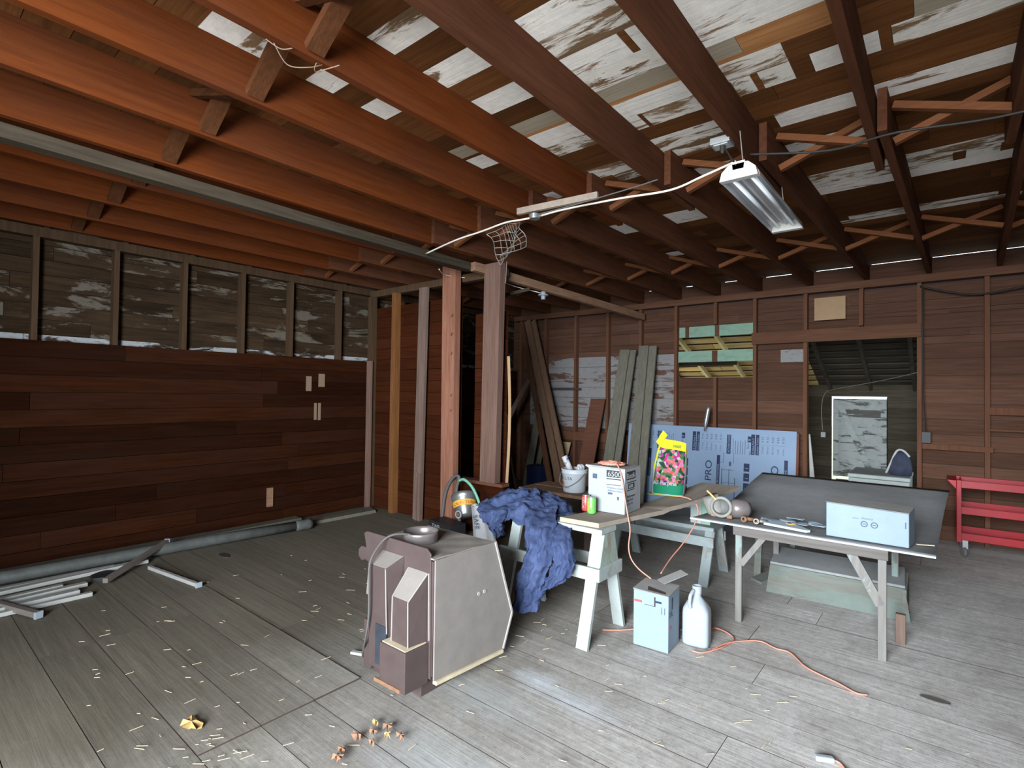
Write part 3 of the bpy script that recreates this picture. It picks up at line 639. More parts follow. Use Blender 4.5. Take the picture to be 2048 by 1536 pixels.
tag(MB().box(-1.73, -1.66, 10.97, 10.998, .93, 1.02, 'appl').build('switch_box'), 'small pale switch box on the lean-to wall left of the old door', 'switch')
tag(MB().tube(curve_pts([(-1.70, 10.97, 1.03), (-1.72, 10.97, 1.45), (-1.66, 10.93, 1.72), (-1.45, 10.7, 1.80), (-.75, 9.5, 1.90), (-.26, 8.2, 1.97)]), .005, 'wire', 6).build('cable', smooth=True), 'thin pale cable rising from the switch box in the lean-to', 'cable')
tag(MB().hexa([(-1.40, 8.13, -.06), (-1.30, 8.13, -.06), (-1.30, 8.16, -.06), (-1.40, 8.16, -.06), (-1.41, 8.04, 1.15), (-1.395, 8.04, 1.15), (-1.395, 8.06, 1.15), (-1.41, 8.06, 1.15)], 'whited').build('pale_stake'), 'narrow pale tapered stake standing just inside the doorway on the left', 'stake')

# ------------------------------------------------------------ lumber leaning in the back corner
def lean(name, label, p0, p1, wd, th, mt, up=(0, 1, 0), cat='board', group=None):
    return tag(MB(.003).beam(p0, p1, wd, th, mt, up).build(name), label, cat, group or ('loose lumber leaning in the back corner' if p0[0] < -3 else 'stakes behind the trough'))
lean('leaning_board', 'tall brown board leaning in the back corner, right edge of the bundle', (-4.66, 7.20, .0), (-5.90, 7.8, 3.0), .10, .04, 'leanbrown')
lean('leaning_board', 'tall brown board leaning in the back corner, middle of the bundle', (-4.80, 7.17, .0), (-6.00, 7.76, 3.0), .13, .04, 'leanbrown')
lean('leaning_board', 'tall reddish board leaning in the back corner, left edge of the bundle', (-4.96, 7.13, .0), (-6.10, 7.72, 2.95), .09, .04, 'studB')
lean('leaning_board', 'thin dark board leaning in the black back corner', (-6.2, 6.5, .0), (-5.75, 7.5, 1.9), .09, .03, 'post_dark')
lean('leaning_board', 'dark slanting board low in the corner just right of the partition', (-4.55, 5.7, .0), (-5.35, 6.3, 1.25), .10, .04, 'post_dark')
lean('leaning_board', 'short reddish brown wide plank leaning behind the white bucket', (-4.50, 7.25, .0), (-4.51, 7.80, 1.57), .27, .03, 'panel')
lean('leaning_board', 'long grey green plank, left of the pair right of the reddish plank', (-4.08, 7.22, .0), (-4.02, 7.80, 2.38), .17, .03, 'leangrey')
lean('leaning_board', 'long grey green narrow plank, right of the pair right of the reddish plank', (-3.935, 7.24, .0), (-3.885, 7.83, 2.37), .10, .035, 'leangrey')
lean('leaning_board', 'widest grey green plank standing against the left end of the blue foam sheet', (-3.64, 7.25, .0), (-3.69, 7.81, 2.43), .16, .035, 'leangrey')
lean('leaning_board', 'narrow grey green plank with a rounded edge in front of the foam sheet', (-3.485, 7.25, .0), (-3.54, 7.82, 2.42), .12, .04, 'leangrey')
for i, (a, b, hh) in enumerate(((-5.9, -5.75, 1.2), (-5.7, -5.6, 1.0), (-5.55, -5.42, .9), (-5.30, -5.1, .8))):
    lean('board_offcut', ('grey', 'narrow grey', 'pale grey', 'tan')[i] + ' offcut standing low in the back corner, ' + ('farthest left', 'second from the left', 'third from the left', 'farthest right') [i], ((a + b) / 2, 7.55, 0), ((a + b) / 2 + .03, 7.84, hh), b - a, .02, 'leangrey' if i < 3 else 'plyedge', cat='offcut')
tag(MB().box(-5.6, -4.9, 7.84, 7.87, 1.72, 1.755, 'darkhole').build('dark_stick'), 'dark stick resting across the whitewashed boards in the back corner', 'stick')
tag(MB().box(-5.55, -5.25, 7.2, 7.45, 0, .42, 'ink').build('blue_jug'), 'dark blue container half hidden in the back corner', 'container')

# foam insulation sheet with printing
fb = thing('foam_insulation_sheet', 'large pale blue foam insulation sheet with sideways navy printing leaning on the back wall', 'insulation board', (-2.72, 7.72, 0))
FX0, FX1 = -3.94, -1.51
def fp(x, z, o=0): # point on the sheet front
    t = z / 1.19; return Vector((x, 7.68 + .13 * t - o, z))
mb = MB().hexa([fp(FX0, 0), fp(FX1, 0), fp(FX1, 0) + Vector((0, .03, 0)), fp(FX0, 0) + Vector((0, .03, 0)), fp(FX0, 1.19), fp(FX1, 1.19), fp(FX1, 1.19) + Vector((0, .03, 0)), fp(FX0, 1.19) + Vector((0, .03, 0))], 'foam'); mb.build('sheet', fb)
MB().hexa([fp(FX1 + .001, 0), fp(FX1 + .03, 0), fp(FX1 + .03, 0) + Vector((0, .03, 0)), fp(FX1 + .001, 0) + Vector((0, .03, 0)), fp(FX1 + .001, 1.17), fp(FX1 + .03, 1.17), fp(FX1 + .03, 1.17) + Vector((0, .03, 0)), fp(FX1 + .001, 1.17) + Vector((0, .03, 0))], 'panel').build('edge_strip', fb)
pr = MB()
UPV = (fp(0, 1) - fp(0, 0)).normalized(); 
def bar(x0, x1, z0, z1, m='ink'):
    pr.hexa([fp(x0, z0, .0005), fp(x1, z0, .0005), fp(x1, z0, 0), fp(x0, z0, 0), fp(x0, z1, .0005), fp(x1, z1, .0005), fp(x1, z1, 0), fp(x0, z1, 0)], m)
def vt(t, x, z, sz, m='ink', o=.0008, xs=1): pr.text(t, sz, fp(x, z, o), UPV, (-1, 0, 0), m, xs=xs)
for cx0 in (-3.62, -2.66, -1.84):   # repeated table block
    k = 0 if cx0 > -3 else 0
    if cx0 > -3.5:
        bar(cx0 - .235, cx0 - .185, .84, 1.12); vt('R-Value Pack 2', cx0 - .197, .855, .035, 'foam')
        bar(cx0 - .175, cx0 - .13, .84, 1.12); vt('Insulation  R-Value', cx0 - .14, .85, .030, 'foam')
    for r, (a, b) in enumerate((('1/2 inch', 'R 3.3'), ('5/8 inch', 'R 3.5'), ('3/4 inch', 'R 5.0'), ('1 inch', 'R 6.0'), ('2 inch', 'R 13.1'))):
        x = cx0 - .075 + r * .065
        vt(a, x, .86, .034, 'inkgrey'); vt(b, x, 1.02, .036, 'ink')
    bar(cx0 - .11, cx0 + .2, .985, .987, 'inkgrey')
for ax0 in (-3.44, -2.40): 
    bar(ax0, ax0 + .055, .83, 1.10); vt('ADVANTAGES', ax0 + .042, .845, .041, 'foam')
    for i in range(6): bar(ax0 + .085 + i * .032, ax0 + .091 + i * .032, .835, 1.0 + random.random() * .1, 'inkgrey')
for lx in (-3.06, -2.12):
    bar(lx, lx + .05, 1.01, 1.09); vt('R', lx + .04, 1.03, .05, 'foam'); vt('Board', lx + .02, .92, .04, 'inkgrey'); vt('Info', lx + .04, .83, .035, 'inkgrey')
for px in (-2.60, -1.72):
    vt('PRO', px, .42, .13, 'ink', xs=1.2); bar(px + .07, px + .115, .38, .80); vt('SPECIFICATIONS', px + .104, .40, .037, 'foam')
bar(-3.90, -3.86, .40, .75); bar(-3.58, -3.53, .4, .82); vt('SPECIFICATIONS', -3.54, .41, .036, 'foam')
for px in (-3.02, -2.16):
    for k in range(4):
        bar(px, px + .075, .20 + k * .135, .31 + k * .135); vt('i', px + .06, .235 + k * .135, .07, 'foam')
for (a, b, c, d) in ((-2.46, -2.45, .2, .62), (-2.36, -2.352, .3, .62), (-2.46, -2.30, .60, .606), (-2.28, -2.27, .2, .5), (-2.46, -2.28, .42, .425), (-2.50, -2.44, .70, .706), (-2.44, -2.434, .7, .85), (-2.36, -2.33, .66, .72), (-2.3, -2.295, .7, .84)): bar(a, b, c, d, 'inkgrey')
bar(-3.9, -3.88, .9, 1.05, 'ink')
pr.build('printing', fb)
sp = MB().lathe([(0, 0), (.008, .0), (.014, .06), (.030, .12), (.032, .22), (.026, .32), (.026, .36), (0, .36)], 'steel', (-2.675, 7.65, 1.14), (.14, .10, 1), 14)
tag(sp.build('metal_spout', smooth=True), 'slim grey metal spout hanging point down over the top of the foam sheet', 'spout')

# ------------------------------------------------------------ red utility cart (left part in view)
ct = thing('tool_cart', 'red three tier steel tool cart against the back wall', 'cart', (.62, 7.45, 0))
def tray(z, h, lab='tray'):
    t = MB(.003); X0, X1, Y0, Y1 = .13, 1.1, 7.24, 7.66
    t.box(X0, X1, Y0, Y1, z - h, z - h + .006, 'red')
    t.box(X0, X1, Y0, Y0 + .005, z - h, z, 'red'); t.box(X0, X1, Y1 - .005, Y1, z - h, z, 'red'); t.box(X0, X0 + .005, Y0, Y1, z - h, z, 'red'); t.box(X1 - .005, X1, Y0, Y1, z - h, z, 'red')
    return t.build(lab, ct)
tray(.80, .075, 'top_tray'); tray(.53, .075, 'middle_tray'); tray(.26, .075, 'bottom_tray')
for x in (.10, 1.07):
    for y in (7.235, 7.635): MB(.003).prism([(x, y, .16), (x + .04, y, .16), (x + .04, y + .03, .16), (x, y + .03, .16)], (0, 0, .645), 'red').build('upright', ct)
MB(.004).prism([(.10, 7.25, .80), (.02, 7.25, .80), (.10, 7.25, .70)], (0, .4, 0), 'red').build('push_handle', ct)
for x in (.17, 1.03):
    for y in (7.30, 7.60):
        c = MB().box(x - .022, x + .022, y - .02, y + .02, .09, .18, 'chrome').build('caster', ct)
        MB().lathe([(0, -.016), (.045, -.016), (.055, -.008), (.055, .008), (.045, .016), (0, .016)], 'rubber', (x - .01, y, .056), (1, .3, 0), 20, ['chrome', 'rubber', 'rubber', 'rubber', 'chrome']).build('wheel', c, smooth=False)
tag(MB(.002).box(.40, 1.0, 7.32, 7.38, .487, .51, 'whited').build('metal_bar'), 'pale flat metal bar lying in the middle tray of the red cart', 'bar')
tag(MB().lathe([(0, -.03), (.028, -.02), (.03, .01), (0, .03)], 'dkplastic', (.33, 7.34, .488), n=14).build('round_knob_cap'), 'small black knob lying in the middle tray of the red cart', 'knob')

# ------------------------------------------------------------ hanging shop light, cables, basket
lf = thing('shop_light', 'white twin tube fluorescent shop light hanging under the joists', 'light fixture', (-.86, 3.53, 2.82))
Y0, Y1, LX, LZ = 2.95, 4.13, -.86, 2.845
h = MB(.002)
h.prism([(LX - .035, Y0, LZ + .075), (LX + .035, Y0, LZ + .075), (LX + .03, Y0, LZ + .03), (LX - .03, Y0, LZ + .03)], (0, Y1 - Y0, 0), 'enamel'); h.build('housing', lf)
r = MB()
prof = [(-.10, -.012), (-.092, .02), (-.05, .05), (-.02, .035), (0, .02), (.02, .035), (.05, .05), (.092, .02), (.10, -.012)]
r.grid(lambda u, v: (LX + prof[round(u * 8)][0], Y0 + .04 + v * (Y1 - Y0 - .06), LZ + prof[round(u * 8)][1]), 8, 1, 'reflect'); r.build('reflector', lf, solid=.002)
for sx in (-.048, .048): MB().tube([(LX + sx, Y0 + .03, LZ + .012), (LX + sx, Y1 - .03, LZ + .012)], .0125, 'tube', 14).build('fluorescent_tube', lf, smooth=True)
for y in (Y0, Y1 - .045):
    e = MB(.003); e.prism([(LX - .10, y, LZ - .018), (LX + .10, y, LZ - .018), (LX + .088, y, LZ + .03), (LX + .05, y, LZ + .065), (LX - .05, y, LZ + .065), (LX - .088, y, LZ + .03)], (0, .045, 0), 'enamel'); e.build('end_cap', lf)
for y in (Y0 + .1, Y1 - .1): MB().tube([(LX, y, LZ + .07), (LX - .02, y, 3.13)], .003, 'wire', 5).build('hanging_chain', lf)
pw_ = MB().tube(curve_pts([(-.985, 3.10, 3.09), (-.96, 3.08, 3.05), (-.92, 3.02, 2.98), (-.87, 2.95, 2.90)]), .005, 'cordk', 6); pw_.build('power_cord', lf, smooth=True)
ob = thing('outlet_box', 'grey electrical outlet box under the joist above the shop light', 'outlet', (-.99, 3.11, 3.09))
MB(.003).box(-1.05, -.94, 3.06, 3.16, 3.10, 3.14, 'steel').build('box', ob); MB(.001).box(-1.035, -.955, 3.075, 3.145, 3.095, 3.10, 'whited').build('cover_plate', ob)
MB().lathe([(0, 0), (.016, 0), (.014, .03), (.008, .045), (0, .045)], 'cordk', (-.99, 3.10, 3.095), (0, 0, -1), 12).build('plug', ob)
CB = [(-4.06, 3.55, 3.05), (-3.5, 3.42, 3.06), (-3.137, 3.37, 3.06), (-2.80, 3.30, 3.055), (-2.62, 3.26, 3.03), (-2.45, 3.28, 3.03), (-2.233, 3.32, 3.05), (-1.794, 3.37, 3.05), (-1.428, 3.39, 3.03), (-1.2, 3.37, 3.06), (-.98, 3.32, 3.08)]
tag(MB().tube(curve_pts(CB), .0075, 'cordw', 8).build('white_cable', smooth=True), 'pale yellowish cable strung under the joists to the shop light', 'cable')
tag(MB().tube(curve_pts([(-2.40, 3.22, 3.02), (-2.1, 3.26, 3.04), (-1.7, 3.32, 3.08), (-1.5, 3.36, 3.11)]), .005, 'cordg', 6).build('grey_cable', smooth=True), 'thin grey cable leading from the junction box below the white cable', 'cable')
tag(MB().tube(curve_pts([(-.9, 3.32, 3.10), (-.5, 3.45, 3.06), (-.2, 3.55, 3.11), (.3, 3.55, 3.06), (.9, 3.5, 3.11)]), .007, 'cordk', 6).build('black_cable', smooth=True), 'black cable strung below the joists right of the shop light', 'cable')
jb = thing('junction_box', 'round grey junction box where the ceiling cables meet', 'junction box', (-2.45, 3.24, 3.02)); MB().lathe([(0, 0), (.04, 0), (.042, .005), (.042, .035), (0, .035)], 'steel', (-2.45, 3.24, 3.0), n=18).build('box', jb)
tag(MB(.003).beam((-2.62, 3.24, 3.09), (-1.95, 3.34, 3.10), .035, .05, 'brace_grey').build('support_stick'), 'dusty stick nailed across joists above the junction box', 'stick')
# wire basket
wbk = MB()
def bk(u, v):  # u across 0..1, v down 0..1
    x = -3.06 + .42 * u - .02 * v + .20 * v * (1 - u) * .6; z = 3.02 + .05 * u - .28 * v + .06 * u * v
    return (x + .06 * math.sin(u * 5 + v * 2), 3.36 + .10 * math.sin(v * 3.1) * math.sin(u * 3.1) + .02 * math.sin(u * 9 + v * 7), z + .02 * math.sin(v * 6 + u * 4))
for i in range(9): wbk.tube([bk(i / 8, j / 8) for j in range(9)], .003, 'wire', 4)
for i in range(7): wbk.tube([bk(j / 8, i / 6) for j in range(9)], .003, 'wire', 4)
tag(wbk.build('wire_basket'), 'crumpled rusty wire basket hanging from the joists under the cable', 'basket')
tag(MB().tube([(-2.86, 3.4, 2.76), (-2.87, 3.4, 2.58)], .003, 'wire', 4).build('hanging_string'), 'short string hanging below the wire basket', 'string')
# bulb socket beyond the partition
tag(MB().tube(curve_pts([(-4.35, 4.0, 3.02), (-4.6, 4.4, 3.05), (-4.3, 4.9, 3.04), (-4.2, 5.2, 3.0), (-4.0, 5.45, 2.94)]), .006, 'cordw', 6).build('socket_cable', smooth=True), 'white cable running behind the posts to the bare bulb socket', 'cable')
so = thing('bulb_socket', 'white ceramic bulb socket hanging right of the posts', 'socket', (-3.99, 5.48, 2.88))
MB().lathe([(0, .06), (.03, .06), (.035, .03), (.065, .025), (.065, .01), (.03, .005), (.028, -.04), (0, -.04)], 'white', (-3.99, 5.48, 2.90), n=16).build('socket', so)
# twine on a joist
tw = MB()
for pts in ([(-2.19, 1.02, 3.115), (-2.18, 1.08, 3.10), (-2.16, 1.12, 3.115)], [(-2.18, 1.05, 3.11), (-2.20, 1.12, 3.06), (-2.17, 1.20, 3.075), (-2.16, 1.26, 3.112)], [(-2.16, 1.25, 3.112), (-2.14, 1.22, 3.09), (-2.18, 1.24, 3.08), (-2.15, 1.28, 3.10), (-2.10, 1.31, 3.112)]): tw.tube(curve_pts(pts), .0022, 'paper', 5)
tag(tw.build('twine'), 'loose twine knotted around a joist near the top left', 'twine')
tag(MB().tube(curve_pts([(-.22, YB - .03, 2.98), (.05, YB - .05, 2.88), (.3, YB - .05, 2.83), (.6, YB - .05, 2.86), (.9, YB - .03, 2.9)]), .01, 'cordk', 6).build('wall_cable', smooth=True), 'dark cable sagging across the upper back wall at the right', 'cable')
sw = thing('wall_switch', 'grey switch box with a black cable beside the doorway on the back wall', 'switch', (-.16, YB - .03, 1.05))
MB(.003).box(-.205, -.12, YB - .045, YB - .005, 1.13, 1.26, 'dkplastic').build('box', sw)
MB().tube(curve_pts([(-.17, YB - .03, 1.26), (-.19, YB - .03, 1.7), (-.195, YB - .03, 2.4), (-.19, YB - .03, 2.98)]), .008, 'cordk', 6).build('cable', sw)

# ------------------------------------------------------------ sawhorses
def sawhorse(label, x0, x1, yc, top, half, mtop, matZ, endboard=False, name='sawhorse', zrail=.45, dt=.10):
    t = thing(name, label, 'sawhorse', ((x0 + x1) / 2, yc, 0))
    MB(.003).box(x0, x1, yc - dt, yc + dt, top - .035, top, mtop).build('top_beam', t)
    for x in (x0 + .10, x1 - .05):
        for s in (-1, 1):
            MB(.003).beam((x + (0), yc + s * half, -.0), (x, yc + s * (dt * .55), top - .03), .085, .03, matZ, up=(0, s, .3)).build('leg', t)
    yr = half + (dt * .55 - half) * (zrail / top)
    for s in (-1, 1): MB(.003).beam((x0, yc + s * (yr + .022), zrail), (x1, yc + s * (yr + .022), zrail), .02, .085, mtop, up=(0, 0, 1)).build('side_rail', t)
    for x in ((x1 + .008),) if endboard else ():
        MB(.003).beam((x, yc - yr - .03, zrail), (x, yc + yr + .03, zrail), .02, .085, mtop).build('end_rail', t)
        w0 = dt * .7; w1 = yr + .0
        MB(.002).hexa([(x - .022, yc - w1, zrail + .03), (x - .004, yc - w1, zrail + .03), (x - .004, yc + w1, zrail + .03), (x - .022, yc + w1, zrail + .03), (x - .022, yc - w0, top - .036), (x - .004, yc - w0, top - .036), (x - .004, yc + w0, top - .036), (x - .022, yc + w0, top - .036)], 'greenish').build('end_panel', t)
    return t
sawhorse('white painted sawhorse in front holding the plywood plank and the draped blue coveralls', -2.60, -1.76, 3.21, .745, .25, 'painted', 'paintedZ', True, zrail=.46)
sawhorse('low greyish white sawhorse bench standing behind, between plank and folding table', -2.60, -1.56, 4.88, .49, .28, 'horsegrey', 'horsegreyZ', False, zrail=.36, dt=.17)
tag(MB(.004).box(-1.80, -1.70, 4.80, 4.92, .49, .78, 'painted').box(-1.70, -1.62, 4.80, 4.92, .49, .78, 'mint').build('support_block'), 'pale green and white wooden block propping the far end of the plywood plank', 'block')
# long warped plywood plank
def plk(u, v):
    e = u ** 2.2
    x = (-2.10 + .38 * u) + v * (.30 + .03 * e); y = 3.12 + 1.75 * u + .02 * v
    z = .78 + (.075 * max(0, (u - .5) / .5) ** 1.3) + (.03 * math.sin(u * 3.14) ** 2 * (v - .5) if u > .4 else 0)
    return (x, y, z)
po = thing('plywood_plank', 'long warped dusty plywood plank laid over two sawhorses', 'plank', (-1.95, 4.0, .735))
MB().grid(plk, 20, 4, 'plankply', .032).build('board', po, smooth=False)
MB().grid(lambda u, v: (-2.10 + .30 * u, 3.1185 + .02 * u, .749 + .030 * v), 6, 1, 'plyedge', .0005, (0, -1, 0)).build('cut_edge', po, label='fresh orange plywood edge')

# crate-like platform under the bucket
pf = thing('low_platform', 'rough brown plank platform carrying the white bucket behind the coveralls', 'platform', (-3.25, 4.95, 0))
MB(.003).box(-3.75, -2.70, 4.72, 5.0, .55, .585, 'leanbrown').build('plank', pf); MB(.003).box(-3.75, -2.70, 5.02, 5.28, .55, .585, 'leanbrown').build('plank', pf)
for x in (-3.6, -2.9): MB().box(x, x + .09, 4.76, 5.24, 0, .55, 'post_dark').build('support', pf)

# bucket
bu = thing('plastic_bucket', 'small white plastic bucket filled with rags and tubes, with a wire handle', 'bucket', (-3.13, 4.92, .586))
MB().lathe([(0, 0), (.118, 0), (.122, .01), (.135, .20), (.142, .205), (.142, .215), (.137, .22), (.145, .235), (.145, .245), (.138, .25), (.130, .25), (.118, .02), (0, .02)], 'pailwhite', (-3.13, 4.92, .586), n=32).build('pail', bu, smooth=True)
hb = curve_pts([(-3.275, 4.89, .80), (-3.24, 4.79, .70), (-3.13, 4.765, .655), (-3.02, 4.80, .72), (-2.985, 4.90, .80)]); MB().tube(hb, .0035, 'wire', 6).build('handle', bu)
lt = MB()
bdir = Vector((.62, -.78, 0)).normalized()
lt.text('PELLA', .05, (-3.225, 4.80, .735), (.9, -.42, 0), (0, 0, 1), 'ink', align='LEFT', xs=.9) if False else None
def onpail(txt, size, z, m, a0):
    # letters wrapped round the pail
    for i, ch in enumerate(txt):
        a = a0 + i * size * .62 / .132; r_ = .1245 + .06 * (z - .586) * .9
        c = Vector((-3.13 + r_ * math.cos(a), 4.92 + r_ * math.sin(a), z)); lt.text(ch, size, c, (-math.sin(a), math.cos(a), 0), (0, 0, 1), m)
onpail('BELLTA', .045, .725, 'ink', math.radians(-142)); onpail('pure water', .02, .635, 'ink', math.radians(-134))
lt.build('lettering', bu)
a = math.radians(-122); MB().rbox((-3.13 + .131 * math.cos(a), 4.92 + .131 * math.sin(a), .668), .003, .035, .035, a, 'redink').build('emblem', bu)
ci = thing('caulk_tube', 'grey and red caulking tube leaning out of the bucket on its left', 'tube', (-3.16, 4.92, .70))
MB().tube([(-3.10, 4.93, .66), (-3.17, 4.90, .82)], .032, 'redink', 14).build('lower_sleeve', ci, smooth=True); MB().tube([(-3.17, 4.90, .82), (-3.235, 4.87, .965)], .032, 'cloth_w', 14).build('sleeve', ci, smooth=True)
MB().text('ULTRA', .04, (-3.205, 4.845, .86), (.42, .1, .9), (-.9, .1, .42), 'ink').build('lettering', ci)
rg = MB()
for k in range(5):
    a = k * 1.3; rg.tube(curve_pts([(-3.06, 4.93, .78), (-3.05 + .03 * math.cos(a), 4.92 + .03 * math.sin(a), .84 + .01 * k), (-3.045 + .05 * math.cos(a + 1), 4.92 + .04 * math.sin(a), .87), (-3.04 + .02 * math.cos(a), 4.93, .82)], 4), .014, ('white', 'ink', 'white', 'cloth_w', 'white')[k], 7)
tag(rg.build('bunched_rag', smooth=True), 'white and blue bunched rag in the right side of the bucket', 'rag')

# cardboard box with text on the plank
bx = thing('cardboard_box', 'tall white cardboard box printed 6500, standing on the plank', 'box', (-1.98, 3.70, .7545))
A = math.radians(3); BC = Vector((-1.935, 3.605, .7825)); R_ = Vector((math.cos(A), math.sin(A), 0)); B_ = Vector((-math.sin(A), math.cos(A), 0)); UZ = Vector((0, 0, 1)); BW, BD, BH = .295, .285, .325
def bp(u, v, z): return BC + R_ * (u * BW / 2) + B_ * (v * BD / 2) + UZ * z
MB(.004).rbox(BC, BW, BD, BH, A, 'cardwhite').build('carton', bx)
fp_ = MB().hexa([bp(-1.02, -1.02, BH + .001), bp(1, -1, BH + .001), bp(1, 1, BH + .001), bp(-1, 1, BH + .001), bp(-1.0, -1.0, BH + .012), bp(1, -1, BH + .006), bp(1, 1, BH + .004), bp(-1, 1, BH + .012)], 'cardgrey'); fp_.build('top_flap', bx)
MB().hexa([bp(-1.0, -1.0, BH - .01), bp(-.9, -1.0, BH - .0), bp(-.9, -.8, BH), bp(-1.0, -.8, BH), bp(-1.16, -1.05, BH + .004), bp(-1.1, -1.05, BH + .016), bp(-.98, -.8, BH + .01), bp(-1.1, -.8, BH + .005)], 'cardwhite').build('corner_flap', bx)
tx = MB()
def fr(u0, u1, z0, z1, m, e=.0008): # patch on the front face
    n = -B_; P = [bp(u0, -1, z0), bp(u1, -1, z0), bp(u1, -1, z1), bp(u0, -1, z1)]; tx.add([p + n * e for p in P], [(0, 1, 2, 3)], m)
def sd(v0, v1, z0, z1, m, e=.0008):
    P = [bp(1, v0, z0), bp(1, v1, z0), bp(1, v1, z1), bp(1, v0, z1)]; tx.add([p + R_ * e for p in P], [(0, 1, 2, 3)], m)
fr(.02, .78, .262, .312, 'black'); tx.text('6500', .052, bp(.08, -1, .268) - B_ * .0012, R_, UZ, 'cardwhite', xs=1.05)
fr(.02, .80, .245, .252, 'black'); fr(.02, .80, .205, .209, 'black'); tx.text('Premium Grade', .020, bp(.08, -1, .178) - B_ * .001, R_, UZ, 'inkgrey'); tx.text('Adhesive Sealant', .018, bp(.08, -1, .158) - B_ * .001, R_, UZ, 'inkgrey')
fr(-.75, -.5, .24, .275, 'inkgrey'); fr(.10, .35, .135, .150, 'inkgrey'); fr(.60, .70, .10, .125, 'inkgrey')
tx.build('front_printing', bx); tx = MB()
sd(-.8, .32, .245, .305, 'black'); tx.text('Bostik', .060, bp(1, -.76, .253) + R_ * .0012, B_, UZ, 'cardwhite', xs=.95)
sd(-.75, .40, .222, .229, 'black'); sd(-.6, .2, .178, .215, 'black'); tx.text('6500', .036, bp(1, -.5, .184) + R_ * .0012, B_, UZ, 'cardwhite'); sd(-.75, .2, .165, .171, 'black')
tx.text('Performance', .028, bp(1, -.75, .115) + R_ * .001, B_, UZ, 'black'); tx.text('Seal Tech', .028, bp(1, -.75, .088) + R_ * .001, B_, UZ, 'black'); tx.text('net wt 20 lb', .022, bp(1, -.72, .062) + R_ * .001, B_, UZ, 'inkgrey')
sd(.55, .62, .12, .22, 'cardgrey')
tx.build('side_printing', bx)
# cans
for (x, y, mt, lb) in ((-1.985, 3.355, 'can_g', 'bright green drink can on the near end of the plank'), (-2.062, 3.405, 'can_r', 'red drink can on the plank, half hidden by the green can')):
    c = thing('drink_can', lb, 'can', (x, y, .7815))
    MB().lathe([(0, .003), (.022, .003), (.026, 0), (.032, .01), (.033, .015), (.033, .105), (.027, .118), (.028, .122), (.025, .119), (0, .118)], mt, (x, y, .7815), n=24, mats=['steel', 'steel', mt, mt, mt, mt, 'steel', 'steel', 'steel']).build('body', c, smooth=True)
    k = MB()
    for i, ch in enumerate('LIME' if mt == 'can_g' else 'COLA'):
        k.text(ch, .028, (x - .012, y - .0345, .7815 + .085 - i * .02), (1, 0, 0), (0, 0, 1), 'yellow' if mt == 'can_g' else 'white')
    k.build('lettering', c)

# potting soil bag
bg_ = thing('plant_food_bag', 'yellow topped flower printed plastic bag standing on the plank', 'bag', (-1.88, 4.47, .775))
W0 = Vector((-1.83, 4.36, .808)); RX = Vector((.96, .20, 0)).normalized(); RY = Vector((-.20, .96, 0)).normalized()
def bag(u, v):   # u around, v up
    a = 2 * math.pi * u; c, s = math.cos(a), math.sin(a); sq = 3.2
    hw = .135 - .01 * v + .02 * math.sin(v * 3); hd = .085 * (1 - v ** 2.5) + .006
    x = math.copysign(abs(c) ** (2 / sq), c) * hw * (1 - .42 * v ** 1.2 if c < 0 else 1); y = math.copysign(abs(s) ** (2 / sq), s) * hd
    return W0 + RX * (x + .02 * v * v) + RY * (y - .01 * v) + UZ * (v * .46 + .03 * v * (c * -.6 if v > .7 else 0) * 1.2)
def bagpart(nm, u0, u1, v0, v1, mt, off=0, nu=24, nv=16, **k):
    def fn(a, b):
        u = u0 + (u1 - u0) * a; v = v0 + (v1 - v0) * b; p = bag(u, v)
        if off: c = W0 + UZ * (p.z - W0.z); d = (p - c); d.z = 0; p = p + d.normalized() * off
        return p
    return MB().grid(fn, nu, nv, mt).build(nm, bg_, smooth=True, **k)
bagpart('bag_body', 0, 1, 0, 1, 'white', nu=48, nv=24, label='white and yellow plastic bag body')
bagpart('yellow_top', 0, 1, .80, 1.0, 'yellow', .0015, 48, 8)
bagpart('left_stripe', .49, .62, .45, .82, 'yellow', .0018, 10, 8)
bagpart('flower_print', .63, .93, .19, .84, 'flowers', .002, 20, 20)
bagpart('green_band', .63, .93, .02, .19, 'green', .002, 20, 8)
MB().grid(lambda a, b: W0 + RX * (-.15 + .26 * a) + RY * (-.11 + .1 * b) + UZ * .001, 4, 3, 'yellow', .003, (0, 0, 1)).build('bottom_seam', bg_)
MB().grid(lambda a, b: W0 + RX * (-.10 + .035 * b + .06 * a) + RY * (-.02 + .01 * math.sin(a * 7)) + UZ * (.44 + .10 * a - .04 * b), 6, 4, 'yellow', .004, (0, 1, 0)).build('torn_corner', bg_)
MB().text('All-Purpose', .050, W0 - RY * .0955 + RX * -.105 + UZ * .088, RX, UZ, 'white', xs=.82).build('lettering', bg_)
MB().text('FREE', .035, W0 - RY * .06 + RX * .05 + UZ * .40, RX, UZ, 'green', xs=.9).build('lettering', bg_)

